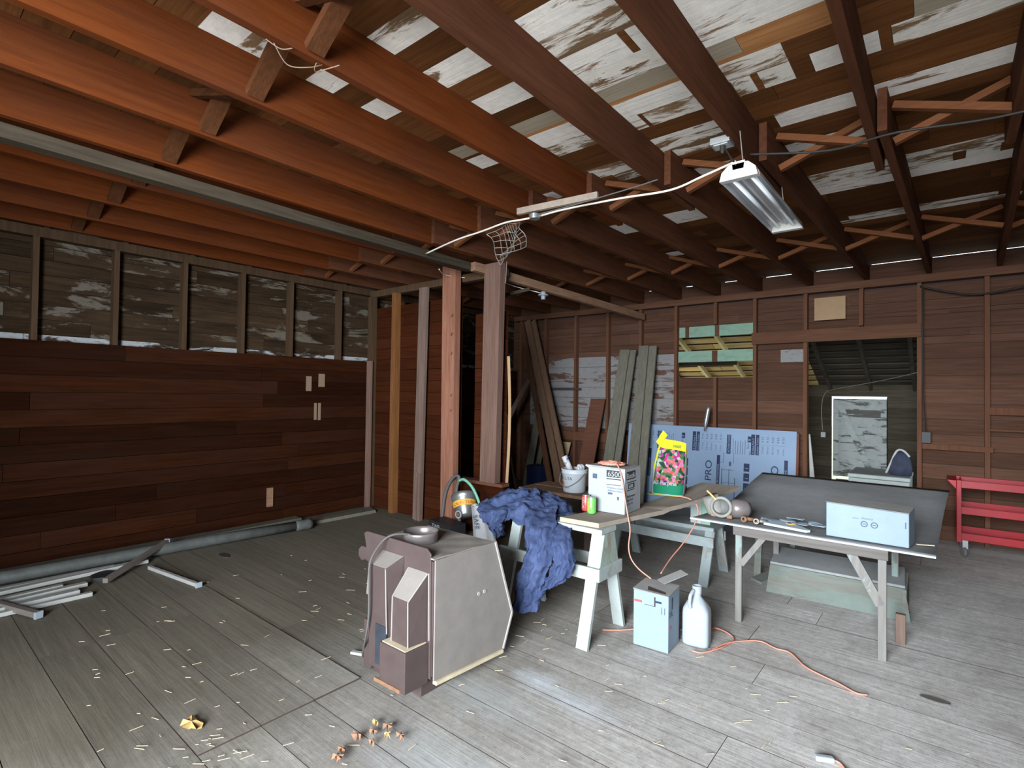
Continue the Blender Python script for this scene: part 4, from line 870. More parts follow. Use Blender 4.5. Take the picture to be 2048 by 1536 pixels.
# orange extension cord: coil on box, down to floor, across the floor
oc = thing('extension_cord', 'faded orange extension cord coiled on the box and trailing over the floor', 'cord', (-1.6, 3.6, 0))
tp = .7825 + BH + .016
P = []
for k in range(60):
    a = k * .55; r = .062 + .028 * math.sin(k * .9); P.append((BC.x + .0 + r * 1.2 * math.cos(a), BC.y - .05 + r * math.sin(a), tp + .006 + .018 * (k % 7) / 7))
MB().tube(P, .007, 'cordo', 6).build('coil', oc, smooth=True)
MB().tube(curve_pts([(BC.x + .05, BC.y - .1, tp + .02), (-1.84, 3.475, tp + .010), (-1.79, 3.45, 1.04), (-1.77, 3.45, .92), (-1.735, 3.43, .80), (-1.71, 3.42, .70), (-1.72, 3.42, .58), (-1.70, 3.42, .50), (-1.64, 3.42, .44), (-1.55, 3.42, .395)]), .005, 'cordo', 6).build('drop_strand', oc, smooth=True)
MB().tube(curve_pts([(-1.78, 4.27, .812), (-1.62, 4.27, .81), (-1.53, 4.24, .75), (-1.52, 4.15, .64), (-1.55, 4.0, .52), (-1.57, 3.8, .44), (-1.55, 3.58, .39)]), .005, 'cordo', 6).build('drop_strand', oc, smooth=True)
MB().tube(curve_pts([(-1.844, 3.283, .008), (-1.75, 3.36, .008), (-1.62, 3.50, .008), (-1.3, 3.75, .008), (-1.256, 3.837, .008), (-1.163, 3.814, .008), (-1.099, 3.743, .008), (-1.11, 3.63, .008), (-1.127, 3.544, .012), (-1.195, 3.416, .008), (-1.26, 3.40, .008)]), .005, 'cordo', 6).build('floor_strand', oc, smooth=True)
MB().tube(curve_pts([(-1.16, 3.50, .008), (-1.12, 3.62, .016), (-1.06, 3.74, .008), (-.957, 3.829, .008), (-.85, 3.79, .008), (-.766, 3.787, .008), (-.66, 3.66, .008), (-.57, 3.609, .008), (-.47, 3.57, .008), (-.38, 3.52, .008), (-.329, 3.538, .008)]), .005, 'cordo', 6).build('floor_strand', oc, smooth=True)
co = thing('cord_end', 'white plug end of an orange cord at the bottom right of the floor', 'plug', (-.42, 2.80, 0))
MB(.006).beam((-.455, 2.765, .014), (-.385, 2.80, .014), .028, .024, 'white').build('plug_body', co); MB().tube(curve_pts([(-.385, 2.80, .012), (-.36, 2.80, .008), (-.32, 2.75, .008), (-.27, 2.74, .008)]), .005, 'cordo', 6).build('cord', co)

# ------------------------------------------------------------ blue coveralls over the sawhorse
cv = thing('blue_coveralls', 'crumpled blue denim coveralls draped over the left end of the white sawhorse', 'coveralls', (-2.5, 3.2, .2))
def wr(p, a=.02, f=9): return Vector(p) + Vector((a * math.sin(p[2] * f + p[1] * 7), a * .8 * math.sin(p[0] * f * 1.3 + p[2] * 5), a * .7 * math.sin(p[0] * f + p[1] * 11)))
ctex = D.textures.new('cloth_folds', 'CLOUDS'); ctex.noise_scale = .055; ctex.noise_depth = 3
def crumple(o, k=.045):
    d = o.modifiers.new('folds', 'DISPLACE'); d.texture = ctex; d.texture_coords = 'LOCAL'; d.strength = k; d.mid_level = .5; return o
# heap on top
def heap(u, v):
    a = 2 * math.pi * u; r = v
    x = -2.58 + .38 * r * math.cos(a) * (1 + .12 * math.sin(a * 3)); y = 3.34 + .34 * r * math.sin(a) * (1 + .1 * math.sin(a * 5))
    z = .745 + .13 * (1 - r ** 2.2) + .018 * math.sin(a * 5 + r * 8) * r + .012 * math.sin(x * 45) * math.sin(y * 38) - (.05 if r > .9 else 0)
    return (x, y, z)
crumple(MB().grid(heap, 110, 36, 'blue').build('body_heap', cv, smooth=True), .06)
def leg(nm, pts, ws, fold=.03, th=.02, n=26):
    """flattened hanging tube: pts centre line, ws half widths, facing -Y"""
    C = curve_pts(pts, 6); L = len(C) - 1
    def wi(t):
        q = t * (len(ws) - 1); i = min(int(q), len(ws) - 2); return ws[i] + (ws[i + 1] - ws[i]) * (q - i)
    def fn(u, v):
        k = v * L; i = min(int(k), L - 1); p = C[i].lerp(C[i + 1], k - i); a = 2 * math.pi * u; w = wi(v)
        sdv = Vector((.94, .34, 0)); nv = Vector((-.34, .94, 0))
        q = p + sdv * (w * math.cos(a)) + nv * ((.045 + .5 * th) * math.sin(a) + fold * .5 * math.sin(math.cos(a) * 7 + v * 5))
        return q + Vector((.006 * math.sin(v * 40 + a), .010 * math.sin(math.cos(a) * 14 + v * 16), .01 * math.sin(a * 2 + v * 9)))
    crumple(MB().grid(fn, n * 2, 60, 'blue').build(nm, cv, smooth=True))
leg('hanging_leg', [(-2.36, 3.24, .80), (-2.22, 3.04, .74), (-2.13, 2.93, .62), (-2.17, 2.92, .45), (-2.21, 2.92, .30), (-2.25, 2.93, .15)], [.12, .12, .10, .10, .10, .09])
leg('hanging_sleeve', [(-2.20, 3.30, .76), (-2.06, 3.05, .71), (-1.98, 2.97, .60), (-1.96, 2.96, .50), (-2.02, 2.95, .40), (-2.10, 2.95, .33)], [.10, .09, .07, .075, .06, .02], .02)
leg('left_flap', [(-2.70, 3.25, .80), (-2.66, 3.05, .78), (-2.63, 3.0, .72), (-2.59, 2.98, .66), (-2.53, 2.98, .60)], [.12, .14, .10, .055, .012], .02)

# ------------------------------------------------------------ clutter by the posts
pb = thing('metal_pail', 'shiny galvanised pail tipped on its side with an orange label, beside the post', 'pail', (-4.15, 4.30, .22))
AX = Vector((.42, -.30, .86)).normalized(); PC = Vector((-4.20, 4.33, .24))
MB().lathe([(0, 0), (.09, 0), (.095, .02), (.125, .12), (.13, .125), (.145, .20), (.15, .205), (.155, .24), (.15, .26), (.13, .262), (0, .262)], 'steel', PC, -AX + Vector((0, 0, 1.7)), 30).build('body', pb, smooth=True)
AX2 = (-AX + Vector((0, 0, 1.7))).normalized()
MB().lathe([(.127, .10), (.1395, .165)], 'label_or', PC, AX2, 30).build('label_band', pb, smooth=True)
la = MB(); Aq = Vector((.66, -.75, 0)); Aq = (Aq - AX2 * Aq.dot(AX2)).normalized(); Bq = AX2.cross(Aq)
for i_, ch in enumerate('CALF-TERIA'):
    a = math.radians(-58 + i_ * 13); n_ = Aq * math.cos(a) + Bq * math.sin(a); la.text(ch, .052, PC + AX2 * .112 + n_ * .1345, -Aq * math.sin(a) + Bq * math.cos(a), AX2, 'redink')
la.build('lettering', pb)
MB().lathe([(.045, 0), (.045, .012), (.03, .014), (.03, 0)], 'white', PC + AX2 * .05 + Vector((.01, -.115, 0)), (.1, -1, .1), 18).build('nipple_ring', pb); MB().lathe([(0, .03), (.02, .02), (.024, 0)], 'rust', PC + AX2 * .05 + Vector((.01, -.12, 0)), (.1, -1, .1), 14).build('rubber_nipple', pb)
tag(MB().tube(curve_pts([(-4.30, 4.32, .64), (-4.20, 4.30, .665), (-4.06, 4.28, .60), (-3.97, 4.28, .48), (-3.92, 4.28, .36)]), .016, 'greenhose', 10).build('green_hose', smooth=True), 'light green hose arching over the metal pail', 'hose')
tag(MB().tube(curve_pts([(-4.66, 4.39, .10), (-4.60, 4.39, .45), (-4.47, 4.39, .65), (-4.37, 4.385, .66), (-4.41, 4.385, .5), (-4.36, 4.385, .2), (-4.34, 4.385, .03)]), .02, 'rubber', 8).build('black_hose', smooth=True), 'dark grey rubber hose looped left of the green hose', 'hose')
tg = thing('twine_box', 'black and white printed carton lying on the floor by the posts', 'box', (-4.45, 4.30, 0))
MB(.003).rbox((-4.42, 4.25, .02), .42, .22, .15, -.15, 'dkplastic').build('carton', tg); MB().text('TWP', .07, (-4.58, 4.163, .09), (1, -.15, 0), (0, 0, 1), 'white').build('lettering', tg)
fs = MB()
def sack(u, v):
    a = 2 * math.pi * u; z = v; return (-3.80 + .13 * math.cos(a) * (1 - .3 * v) + .10 * (1 - v) + .015 * math.sin(a * 5), 4.12 + .10 * math.sin(a) * (1 - .4 * v), .05 + .40 * v + .02 * math.sin(a * 3 + v * 6))
fs.grid(sack, 26, 12, 'cloth_w'); fs.grid(lambda u, v: (-3.80 + .09 * v * math.cos(6.283 * u), 4.12 + .06 * v * math.sin(6.283 * u), .455 - .01 * v), 20, 3, 'cloth_w')
fs.text('SAFE', .07, (-3.78, 4.0, .38), (.25, -.02, -.9), (.9, .2, .2), 'inkgrey')
tag(fs.build('feed_sack', smooth=True), 'crumpled pale grey sack slumped between the metal pail and the sawhorse', 'sack')

# ------------------------------------------------------------ wood stove
st = thing('wood_stove', 'dusty brown steel heating stove standing on the floor in the middle foreground', 'stove', (-2.45, 2.3, 0))
SX, SY = -2.144, 1.975
MB(.004).box(-2.62, -2.19, 1.93, 2.40, 0, .085, 'stove').build('plinth', st)
hx = [(SX, 1.972, .085), (SX, 2.548, .055), (SX, 2.632, .255), (SX, 2.462, .735), (SX, 1.972, .735)]
MB().prism([(x - .004, y + (.0 if y < 2 else -.03), z + (.02 if z < .1 else -.01)) for x, y, z in hx], (-.53, 0, 0), 'stove').build('body', st)
MB(.002).prism(hx, (.010, 0, 0), 'stovelight').build('side_panel', st, label='dusty flat side plate with bent rear edge')
MB().prism([(x - .55, y, z) for x, y, z in hx], (.008, 0, 0), 'stove').build('side_panel', st)
e = MB()
for a, b in zip(hx[1:4], hx[2:4]): e.beam((a[0] + .012, a[1], a[2]), (b[0] + .012, b[1], b[2]), .012, .012, 'stoveedge', up=(1, 0, 0))
e.build('worn_edge', st)
ls = MB().beam((SX + .008, 1.98, .075), (SX + .008, 2.54, .045), .03, .02, 'straw'); ls.build('dust_ledge', st)
def topf(u, v):
    x = -2.74 + .60 * u; y = 1.965 + .50 * v; return (x, y, .745 + (.002 * math.sin(x * 30) * math.sin(y * 27) - .01 * v))
MB().grid(topf, 20, 16, 'stovetop', .008).build('top_plate', st, label='dust covered top plate')
cc = (-2.475, 2.16, .742)
MB().lathe([(.105, 0), (.105, .045), (.110, .062), (.104, .062), (.098, .045), (.098, .004), (0, .004)], 'collar', cc, n=36, mats=['collar', 'collar', 'collar', 'collar', 'collar', 'blackplate']).build('flue_collar', st, smooth=True)
# front plate with rounded lugs
fpz = [(-2.775, .775), (-2.745, .79), (-2.20, .79), (-2.165, .765), (-2.155, .09), (-2.70, .12), (-2.715, .60), (-2.755, .615), (-2.80, .60), (-2.83, .625), (-2.83, .665), (-2.80, .69), (-2.75, .69)]
MB(.004).prism([(x, SY - .012, z) for x, z in fpz][::-1], (0, .012, 0), 'stove').build('front_plate', st)
# left tall cover: slanted top, light side
pl = [(-2.56, .69), (-2.50, .70), (-2.385, .70), (-2.385, .08), (-2.56, .08)]
yb_ = 1.86
MB(.004).hexa([(-2.57, yb_, .08), (-2.40, yb_, .08), (-2.385, SY - .012, .08), (-2.58, SY - .012, .08), (-2.56, yb_, .655), (-2.42, yb_, .655), (-2.385, SY - .012, .705), (-2.585, SY - .012, .705)], 'stove').build('left_cover', st)
MB().hexa([(-2.556, yb_ + .002, .656), (-2.424, yb_ + .002, .656), (-2.392, SY - .014, .707), (-2.578, SY - .014, .707), (-2.556, yb_ + .002, .658), (-2.424, yb_ + .002, .658), (-2.392, SY - .014, .709), (-2.578, SY - .014, .709)], 'stovelight').build('cover_top', st)
MB(.003).hexa([(-2.34, 1.845, .285), (-2.20, 1.845, .285), (-2.185, SY - .012, .285), (-2.355, SY - .012, .285), (-2.335, 1.845, .53), (-2.205, 1.845, .53), (-2.185, SY - .012, .655), (-2.345, SY - .012, .655)], 'stove').build('right_cover', st)
MB().hexa([(-2.333, 1.843, .533), (-2.207, 1.843, .533), (-2.187, SY - .014, .657), (-2.343, SY - .014, .657), (-2.333, 1.843, .536), (-2.207, 1.843, .536), (-2.187, SY - .014, .66), (-2.343, SY - .014, .66)], 'stovelight').build('cover_slope', st, label='pale sloping top of the right cover')
e = MB()
for (a, b) in (((-2.34, 1.843, .285), (-2.335, 1.843, .53)), ((-2.335, 1.843, .53), (-2.345, SY - .014, .656)), ((-2.2, 1.843, .285), (-2.205, 1.843, .53)), ((-2.205, 1.843, .53), (-2.185, SY - .014, .656)), ((-2.165, SY - .014, .30), (-2.175, SY - .014, .66)), ((-2.40, 1.858, .3), (-2.42, 1.858, .655))): e.beam(a, b, .005, .005, 'stoveedge')
e.build('worn_edge', st)
MB(.004).box(-2.385, -2.17, 1.80, SY - .012, .07, .285, 'stove').build('lower_box', st)
MB().box(-2.375, -2.18, 1.81, SY - .02, .2855, .29, 'straw').build('dust_ledge', st)
MB().box(-2.50, -2.40, yb_ - .004, yb_ - .0005, .11, .335, 'blackplate').build('data_plate', st, label='dark rating plate')
MB(.003).box(-2.67, -2.60, 1.90, SY, .02, .30, 'stove').build('side_foot', st)
MB(.003).hexa([(-2.76, SY + .0, .40), (-2.70, SY + .0, .40), (-2.70, SY + .1, .40), (-2.76, SY + .1, .40), (-2.74, SY, .60), (-2.70, SY, .60), (-2.70, SY + .1, .60), (-2.74, SY + .1, .60)], 'stovelight').build('side_wing', st)
MB().beam((-2.42, 1.798, .075), (-2.20, 1.798, .08), .012, .02, 'rust').build('rust_edge', st)
for y, z in ((2.32, .46), (2.37, .46)): MB().lathe([(0, .004), (.012, .004), (.012, 0)], 'stoveedge', (SX + .010, y, z), (1, 0, 0), 12).build('bolt', st)
gc = MB().tube(curve_pts([(-2.46, 2.07, .80), (-2.50, 1.98, .81), (-2.535, 1.92, .775), (-2.535, 1.84, .68), (-2.53, 1.83, .55), (-2.535, 1.835, .38), (-2.57, 1.845, .25), (-2.67, 1.90, .12), (-2.77, 1.97, .012), (-2.70, 1.99, .012)]), .006, 'cordg', 8)
gc.build('power_cord', st, smooth=True)
tag(MB(.003).beam((-2.88, 1.96, .012), (-2.76, 2.01, .012), .03, .016, 'whited').build('metal_offcut'), 'small pale metal bar lying on the floor at the left of the stove', 'metal bar')

# ------------------------------------------------------------ paper carton and jug on the floor
b2 = thing('oil_carton', 'white carton with torn dusty top standing on the floor beside the jug', 'box', (-1.48, 3.36, 0))
a2 = math.radians(4); C2 = Vector((-1.485, 3.365, .002)); r2 = Vector((math.cos(a2), math.sin(a2), 0)); u2 = Vector((-math.sin(a2), math.cos(a2), 0)); w2, d2, h2 = .235, .22, .36
MB(.005).rbox(C2, w2, d2, h2, a2, 'cardblue').build('carton', b2)
def q2(u, v, z): return C2 + r2 * (u * w2 / 2) + u2 * (v * d2 / 2) + UZ * z
MB().hexa([q2(-1, -1, h2), q2(1, -1, h2), q2(1, 1, h2), q2(-1, 1, h2), q2(-1.03, -1.03, h2 + .01), q2(1, -1, h2 + .002), q2(1, 1, h2 + .012), q2(-1, 1, h2 + .016)], 'cardgrey').build('top_flap', b2)
MB().hexa([q2(-.2, -.9, h2 + .012), q2(.8, -.85, h2 + .006), q2(.7, -.6, h2 + .008), q2(-.4, -.3, h2 + .013), q2(-.2, -.9, h2 + .0125), q2(.8, -.85, h2 + .0065), q2(.7, -.6, h2 + .0085), q2(-.4, -.3, h2 + .0135)], 'darkhole').build('torn_hole', b2)
MB().beam(q2(.0, .7, h2 + .02), q2(1.0, 1.9, h2 + .075), .09, .004, 'cardgrey').build('raised_flap', b2)
tx = MB()
def f2(u0, u1, z0, z1, m): tx.add([q2(u, -1, z) - u2 * .001 for u, z in ((u0, z0), (u1, z0), (u1, z1), (u0, z1))], [(0, 1, 2, 3)], m)
f2(-.95, -.5, .285, .30, 'redink'); f2(.62, .65, .24, .285, 'black'); f2(.78, .81, .24, .285, 'black'); f2(-.35, .25, .278, .281, 'black'); f2(.2, .28, .278, .34, 'black'); f2(.28, .62, .305, .318, 'ink')
tx.build('front_printing', b2); tx = MB()
tx.add([q2(1, v, z) + r2 * .001 for v, z in ((-.45, .26), (-.25, .26), (-.25, .335), (-.45, .335))], [(0, 1, 2, 3)], 'ink')
tx.text('FOR', .03, q2(1, -.9, .14) + r2 * .001, u2, UZ, 'redink'); tx.text('OIL', .05, q2(1, -.95, .22) + r2 * .001, u2, UZ, 'inkgrey'); tx.build('side_printing', b2)
jg = thing('plastic_jug', 'white plastic jug with moulded handle and open neck standing on the floor', 'jug', (-1.265, 3.53, 0))
def jug(u, v):
    a = 2 * math.pi * u; c, s = math.cos(a), math.sin(a); V = [(0, .86), (.02, .97), (.05, 1), (.55, 1), (.64, .96), (.74, .74), (.82, .46), (.86, .32), (.87, .30), (1, .30)]
    for (v0, k0), (v1, k1) in zip(V[:-1], V[1:]):
        if v0 <= v <= v1: k = k0 + (k1 - k0) * (v - v0) / (v1 - v0); break
    sq = 4.5 if v < .6 else 4.5 - 2.5 * min(1, (v - .6) / .2)
    x = math.copysign(abs(c) ** (2 / sq), c) * .086 * (k if v < .82 else k); y = math.copysign(abs(s) ** (2 / sq), s) * (.068 if v < .6 else .068 + .018 * min(1, (v - .6) / .25)) * k
    ca, sa = math.cos(.12), math.sin(.12); return (-1.275 + x * ca - y * sa, 3.53 + x * sa + y * ca, .004 + .365 * v)
jb_ = MB(); jb_.grid(jug, 48, 50, 'white'); jb_.lathe([(0, 0), (.06, 0)], 'white', (-1.275, 3.53, .006)); jb_.build('body', jg, smooth=True)
MB().lathe([(.0275, .33), (.030, .335), (.030, .385), (.026, .385), (.024, .34), (0, .34)], 'white', (-1.275, 3.53, 0), n=24).build('neck', jg, smooth=True)
MB().tube(curve_pts([(-1.285, 3.495, .36), (-1.29, 3.455, .335), (-1.292, 3.445, .29), (-1.29, 3.455, .255)]), [.012] * 18 + [.009], 'white', 10).build('handle', jg, smooth=True)

# ------------------------------------------------------------ folding table on thin legs
tb = thing('work_table', 'improvised work table with a large dusty white edged sheet on wooden legs', 'table', (-.77, 4.6, 0))
def sheet(u, v):
    x = -1.512 + 1.474 * u + (.06 * v ** 2 * u) + .03 * v * (u - .5); y = 4.03 + 2.15 * v
    z = .712 - .05 * math.sin(min(1, v * 1.25) * math.pi) * (1 - .3 * u) + .115 * v ** 2.2
    return (x, y, z)
MB().grid(sheet, 12, 24, 'dusttop', .006).build('sheet', tb, smooth=True, label='dusty grey top sheet')
MB().grid(lambda u, v: (lambda p: (p[0], p[1] - .002, p[2] - .009 + .011 * v))(sheet(u, 0)), 12, 1, 'whiteedge', .001, (0, -1, 0)).build('front_edge', tb, label='white front edge')
MB(.003).box(-1.20, -.27, 4.045, 4.07, .635, .705, 'tablewood').build('apron', tb)
MB(.003).box(-1.20, -.27, 5.22, 5.245, .58, .65, 'tablewood').build('apron', tb)
for x in (-1.19, -.325):
    MB(.003).box(x, x + .045, 4.07, 4.10, 0, .70, 'tablelegw').build('leg', tb)
    MB(.003).box(x, x + .045, 5.19, 5.22, 0, .66, 'tablelegw').build('leg', tb)
    MB(.003).box(x + .005, x + .04, 4.10, 5.20, .60, .64, 'tablewood').build('side_rail', tb)
MB(.002).beam((-1.15, 4.08, .42), (-1.0, 4.08, .64), .02, .04, 'tablelegw', up=(1, 0, 0)).build('brace', tb)
MB(.002).beam((-.31, 4.08, .34), (-.47, 4.08, .64), .02, .055, 'tablelegw', up=(1, 0, 0)).build('brace', tb)
MB(.002).box(-.255, -.225, 4.35, 4.38, .02, .24, 'post_dark').build('dark_block', tb) if False else None
tag(MB(.003).box(-.255, -.20, 4.42, 4.46, .002, .20, 'post_dark').build('dark_stake'), 'short dark board standing on the floor behind the right table leg', 'board')
# upturned trough / bench below
tr = thing('wooden_trough', 'weathered green wooden trough lying upside down under the table', 'trough', (-.7, 5.1, 0))
MB(.003).hexa([(-1.17, 4.86, 0), (-.19, 4.90, 0), (-.19, 4.93, 0), (-1.17, 4.89, 0), (-1.17, 4.99, .20), (-.23, 5.03, .20), (-.23, 5.06, .20), (-1.17, 5.02, .20)], 'trough').build('side_board', tr)
MB(.003).hexa([(-1.17, 5.0, .20), (-.23, 5.04, .20), (-.25, 5.42, .245), (-1.20, 5.38, .245), (-1.17, 5.0, .22), (-.23, 5.04, .22), (-.25, 5.42, .265), (-1.20, 5.38, .265)], 'dusttop').build('bottom_board', tr)
for x in (-1.16, -.25): MB(.003).hexa([(x, 4.9, 0), (x + .03, 4.9, 0), (x + .03, 5.4, 0), (x, 5.4, 0), (x, 5.02, .195), (x + .03, 5.02, .195), (x + .03, 5.36, .24), (x, 5.36, .24)], 'trough').build('end_board', tr)
lean('leaning_board', 'green grey stake leaning behind the trough under the table', (-1.32, 5.18, 0), (-1.42, 5.7, .62), .06, .03, 'trough')
lean('leaning_board', 'short green grey stake behind the trough, right of the longer one', (-1.13, 5.60, .0), (-1.10, 5.70, .62), .045, .03, 'trough')
tag(MB(.003).hexa([(-1.35, 5.08, .0), (-1.24, 5.0, .0), (-1.14, 5.25, 0), (-1.25, 5.3, 0), (-1.35, 5.08, .02), (-1.24, 5.0, .02), (-1.14, 5.25, .05), (-1.25, 5.3, .05)], 'trough').build('board_offcut'), 'small teal green offcut lying at the left end of the trough', 'offcut')

# white box on the table
wb2 = thing('white_box', 'long low white cardboard box with dusty lid on the right of the table', 'box', (-.39, 4.30, .70))
MB(.006).hexa([(-.622, 4.15, .712), (-.170, 4.145, .712), (-.150, 4.38, .70), (-.612, 4.39, .70), (-.622, 4.15, .937), (-.170, 4.145, .925), (-.150, 4.40, .93), (-.602, 4.42, .94)], 'cardblue').build('carton', wb2)
MB().hexa([(-.624, 4.152, .9385), (-.169, 4.147, .9265), (-.149, 4.402, .9315), (-.62, 4.422, .9425), (-.624, 4.152, .941), (-.169, 4.147, .929), (-.149, 4.402, .934), (-.62, 4.422, .946)], 'cardgrey').build('dusty_lid', wb2)
tx = MB(); yf = 4.1475
tx.text('FRAGILE', .017, (-.42, yf - .0012, .855), (1, 0, 0), UZ, 'inkgrey'); tx.text('KEEP DRY', .010, (-.47, yf - .0012, .853), (1, 0, 0), UZ, 'inkgrey', xs=.8)
for x in (-.405, -.35): tx.lathe([(.014, 0), (.020, 0)], 'inkgrey', (x, yf - .0015, .825), (0, -1, 0), 20); tx.add([(x - .01, yf - .0015, .823), (x + .01, yf - .0015, .823), (x + .01, yf - .0015, .828), (x - .01, yf - .0015, .828)], [(0, 1, 2, 3)], 'inkgrey')
tx.add([(-.190, yf - .003, .83), (-.184, yf - .003, .83), (-.184, yf - .003, .87), (-.190, yf - .003, .87)], [(0, 1, 2, 3)], 'inkgrey'); tx.build('printing', wb2)
# pump / coupling
pp = thing('pump_housing', 'dusty metal pump with a round open flange, at the left end of the table', 'pump', (-1.36, 4.28, .70))
F0 = Vector((-1.345, 4.235, .785)); AXp = Vector((.18, -.97, .10)).normalized()
MB().lathe([(.058, -.05), (.062, -.02), (.080, -.015), (.082, .012), (.074, .018), (.060, .016), (.056, -.02), (.05, -.05), (0, -.05)], 'enamel', F0, AXp, 32, ['rubber', 'collar', 'pumpgrey', 'pumpgrey', 'pumpgrey', 'collar', 'rubber', 'rubber']).build('flange', pp, smooth=True)  # dark inner faces: shade of the open bore put into the colour
MB().lathe([(0, 0), (.045, 0), (.07, .03), (.072, .12), (.05, .15), (0, .15)], 'collar', F0 + Vector((.05, .04, -.01)), (.8, .6, 0), 22).build('volute', pp, smooth=True)
MB().lathe([(0, -.08), (.06, -.08), (.066, -.06), (.066, .04), (.060, .06), (0, .06)], 'pumpgrey', F0 + Vector((-.085, .06, .01)), (-.3, -.2, 1), 24).build('motor', pp, smooth=True)
MB(.002).beam(F0 + Vector((-.10, -.03, .12)), F0 + Vector((-.03, -.02, .055)), .018, .012, 'orangetag').build('orange_clip', pp)
for dx in (-.06, .06): MB(.004).box(F0.x + dx - .02, F0.x + dx + .02, F0.y, F0.y + .06, .702, .73, 'rust').build('foot', pp)
for (x, y, lb) in ((-1.17, 4.20, 'small rusty pipe fitting beside the pump flange'), (-1.08, 4.19, 'small brass pipe fitting right of the rusty fitting')):
    f = thing('pipe_fitting', lb, 'fitting', (x, y, .705)); MB().lathe([(.012, 0), (.022, 0), (.022, .04), (.016, .045), (.012, .04)], 'rust' if x < -1.1 else 'wire', (x, y + .02, .725), (.2, -1, .1), 14).build('collar_ring', f, smooth=True)
    MB().tube([(x, y + .02, .725), (x + .06, y + .05, .722)], .014, 'rust' if x < -1.1 else 'wire', 10).build('pipe', f, smooth=True)
# styrofoam tray with rags
ty = MB(.004).prism([(-1.03, 4.20, .706), (-.74, 4.15, .706), (-.72, 4.18, .706), (-.80, 4.28, .706), (-1.0, 4.31, .706)], (0, 0, .018), 'whiteedge'); tag(ty.build('foam_tray'), 'thin white foam tray lying on the table left of the white box', 'tray')
def scrap(x, y, r, mt, z=.728):
    n = 7; P = [(x + r * random.uniform(.5, 1.2) * math.cos(k * 6.283 / n) * 1.5, y + r * random.uniform(.4, 1) * math.sin(k * 6.283 / n), z + J(.004)) for k in range(n)]
    return MB().prism(P, (0, 0, .003), mt)
nm = ['leftmost flat', 'second', 'third', 'fourth', 'fifth', 'rearmost', 'rightmost']
for k, (x, y, r) in enumerate(((-1.05, 4.38, .045), (-.98, 4.34, .05), (-.90, 4.40, .05), (-.80, 4.33, .05), (-.73, 4.40, .045), (-.86, 4.46, .05), (-.69, 4.30, .04))):
    tag(scrap(x, y, r, 'rag', .712 + .004 * k).build('paper_scrap'), 'blue grey torn scrap in the pile on the table, ' + nm[k] + ' piece of the pile', 'scrap', 'torn scraps on the table')
tag(scrap(-.86, 4.27, .035, 'orangetag', .7265).build('leather_scrap'), 'tan brown scrap on top of the pile left of the white box', 'scrap')
tag(MB().beam((-.14, 4.33, .706), (-.03 - .02, 4.36, .708), .02, .004, 'straw').build('wood_sliver'), 'pale wood sliver on the table right of the white box', 'sliver')

# ------------------------------------------------------------ pipe, shelf parts along the left wall
pv = thing('grey_pipe', 'long grey pipe with a ribbed end lying along the foot of the left wall', 'pipe', (-6.0, 1.0, 0))
MB().tube([(-6.16, -1.4, .065), (-6.02, 1.0, .065), (-5.95, 2.3, .065), (-5.86, 3.2, .065)], .055, 'pvc', 16).build('pipe', pv, smooth=True)
MB().tube([(-5.86, 3.2, .065), (-5.855, 3.22, .065), (-5.853, 3.26, .065), (-5.85, 3.28, .065), (-5.845, 3.34, .065), (-5.842, 3.38, .065)], [.056, .062, .062, .057, .062, .06], 'pvc', 16).build('ribbed_end', pv, smooth=True)
tag(MB(.004).hexa([(-6.10, 3.45, 0), (-6.00, 3.45, 0), (-5.97, 4.42, 0), (-6.20, 4.50, 0), (-6.12, 3.45, .035), (-6.02, 3.45, .035), (-6.0, 4.42, .035), (-6.22, 4.5, .035)], 'leangrey').build('floor_board'), 'pale weathered board lying on the floor in the corner by the left wall', 'board')
tag(MB(.004).box(XL + .005, XL + .16, -1.6, 3.5, 0, .045, 'leangrey').build('floor_board'), 'long dusty board lying behind the grey pipe against the left wall', 'board')
def rail(lb, p0, p1, wd=.035, hh=.03, teeth=0, mt='whited', cap=False):
    t = thing('shelf_rail', lb, 'rail', (p0[0], p0[1], 0), 'white shelf rails piled by the left wall'); a = Vector(p0); b = Vector(p1)
    MB(.002).beam(a, b, wd, hh, mt).build('bar', t)
    if teeth:
        d = (b - a).normalized(); n = d.cross(Vector((0, 0, 1))).normalized(); tt = MB()
        for k in range(teeth):
            c = a + (b - a) * ((k + .5) / teeth) + n * -(wd / 2 + .012); tt.beam(c, c + d * .05, .022, .006, mt)
        tt.build('hooks', t)
    if cap: MB(.002).beam(b, b + (b - a).normalized() * .02, .05, .05, 'white').build('end_cap', t)
    return t
rail('long white painted shelf rail nearest the grey pipe at the far left', (-5.86, .2, .02), (-5.82, 1.45, .03), .06)
rail('second long white rail beside the one nearest the pipe', (-5.74, .1, .02), (-5.80, 1.70, .03), .07)
rail('white rail with a square end, middle of the pile at the far left', (-5.56, .2, .02), (-5.56, 1.04, .03), .05)
rail('hooked white rail with a loop end in the pile at the far left', (-5.42, .2, .03), (-5.48, 1.18, .03), .06, teeth=5)
rail('wide bluish white rail at the front of the pile', (-5.30, .1, .03), (-5.34, 1.10, .03), .08)
rail('thin front white rail of the pile at the far left', (-5.22, .2, .02), (-5.22, 1.16, .02), .04)
rail('notched white standard pointing away from the pile across the floor', (-5.60, 1.66, .02), (-4.80, 1.775, .02), .03, teeth=7, cap=True)
rail('grey round rod with white caps crossing over the rails toward the pipe', (-5.38, 1.28, .05), (-6.02, 1.93, .12), .04, .04, mt='wire', cap=True)
rail('dirty grey rod with a white cap pointing out from the pile', (-5.45, .62, .05), (-4.99, .80, .03), .04, .04, mt='wire', cap=True)
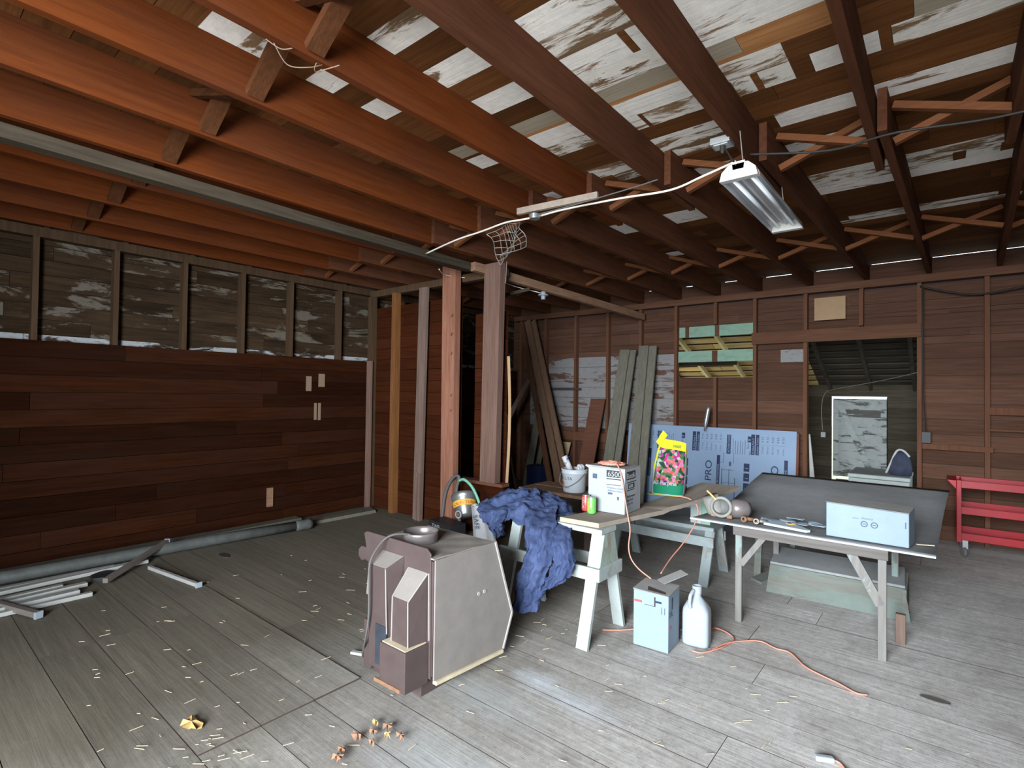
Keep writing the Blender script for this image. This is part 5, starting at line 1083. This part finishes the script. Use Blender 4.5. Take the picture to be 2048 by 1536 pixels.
tag(MB().prism([(-5.62 + .15 * math.cos(k) * random.uniform(.6, 1), 1.35 + .13 * math.sin(k) * random.uniform(.6, 1), .004) for k in range(6)], (0, 0, .03), 'dkplastic').build('dark_debris'), 'dark lump of debris on the floor under the white rails', 'debris')

# ------------------------------------------------------------ floor litter
def leafm(x, y, s, mt, lb, rot=0):
    b = MB(); n = 16
    P = [(x, y, .03)]
    for k in range(n):
        a = rot + k * 6.283 / n; r = s * (1 + .35 * math.sin(k * 2.4) + .2 * math.cos(k * 5)); P.append((x + 1.3 * r * math.cos(a), y + .8 * r * math.sin(a), .008 + .012 * (k % 3)))
    b.add(P, [(0, 1 + k, 1 + (k + 1) % n) for k in range(n)], mt); tag(b.build('dry_leaf', solid=.001), lb, 'leaf', 'dry leaves on the floor')
leafm(-2.84, 1.035, .045, 'leaf', 'large yellow tan dry leaf lying alone on the left floor', .6)
for k, (x, y, m_) in enumerate(((-2.17, 1.62, 'leaf'), (-2.12, 1.57, 'leafr'), (-2.10, 1.64, 'leafr'), (-2.05, 1.60, 'leaf'), (-1.99, 1.63, 'leafr'), (-2.15, 1.50, 'leafr'), (-2.06, 1.52, 'leafr'), (-2.12, 1.40, 'leafr'), (-2.09, 1.36, 'leafr'))):
    leafm(x, y, .012 + .004 * (k % 3), m_, 'small dry brown leaf in the cluster before the stove, ' + ('farthest left', 'second from left', 'in the middle back', 'pale one near the middle', 'farthest right', 'left front', 'right front', 'nearest left', 'nearest the camera')[k], k)
sw_ = MB()
for k in range(230):
    x = random.gauss(-3.0, 1.0); y = random.uniform(.7, 3.2)
    if k % 3 == 0: x = random.uniform(-2.4, .4); y = random.uniform(2.2, 3.4)
    if k % 5 == 0: x = random.gauss(-2.6, .25); y = random.gauss(1.0, .15)
    a = random.gauss(.9, .5); l = random.uniform(.015, .06); sw_.beam((x, y, .006), (x + l * math.cos(a), y + l * math.sin(a), .007 + J(.002)), .0025, .002, 'straw')
o = sw_.build('straw_litter'); tag(o, 'scattered bits of straw over the floor boards', 'straw', kind='stuff')
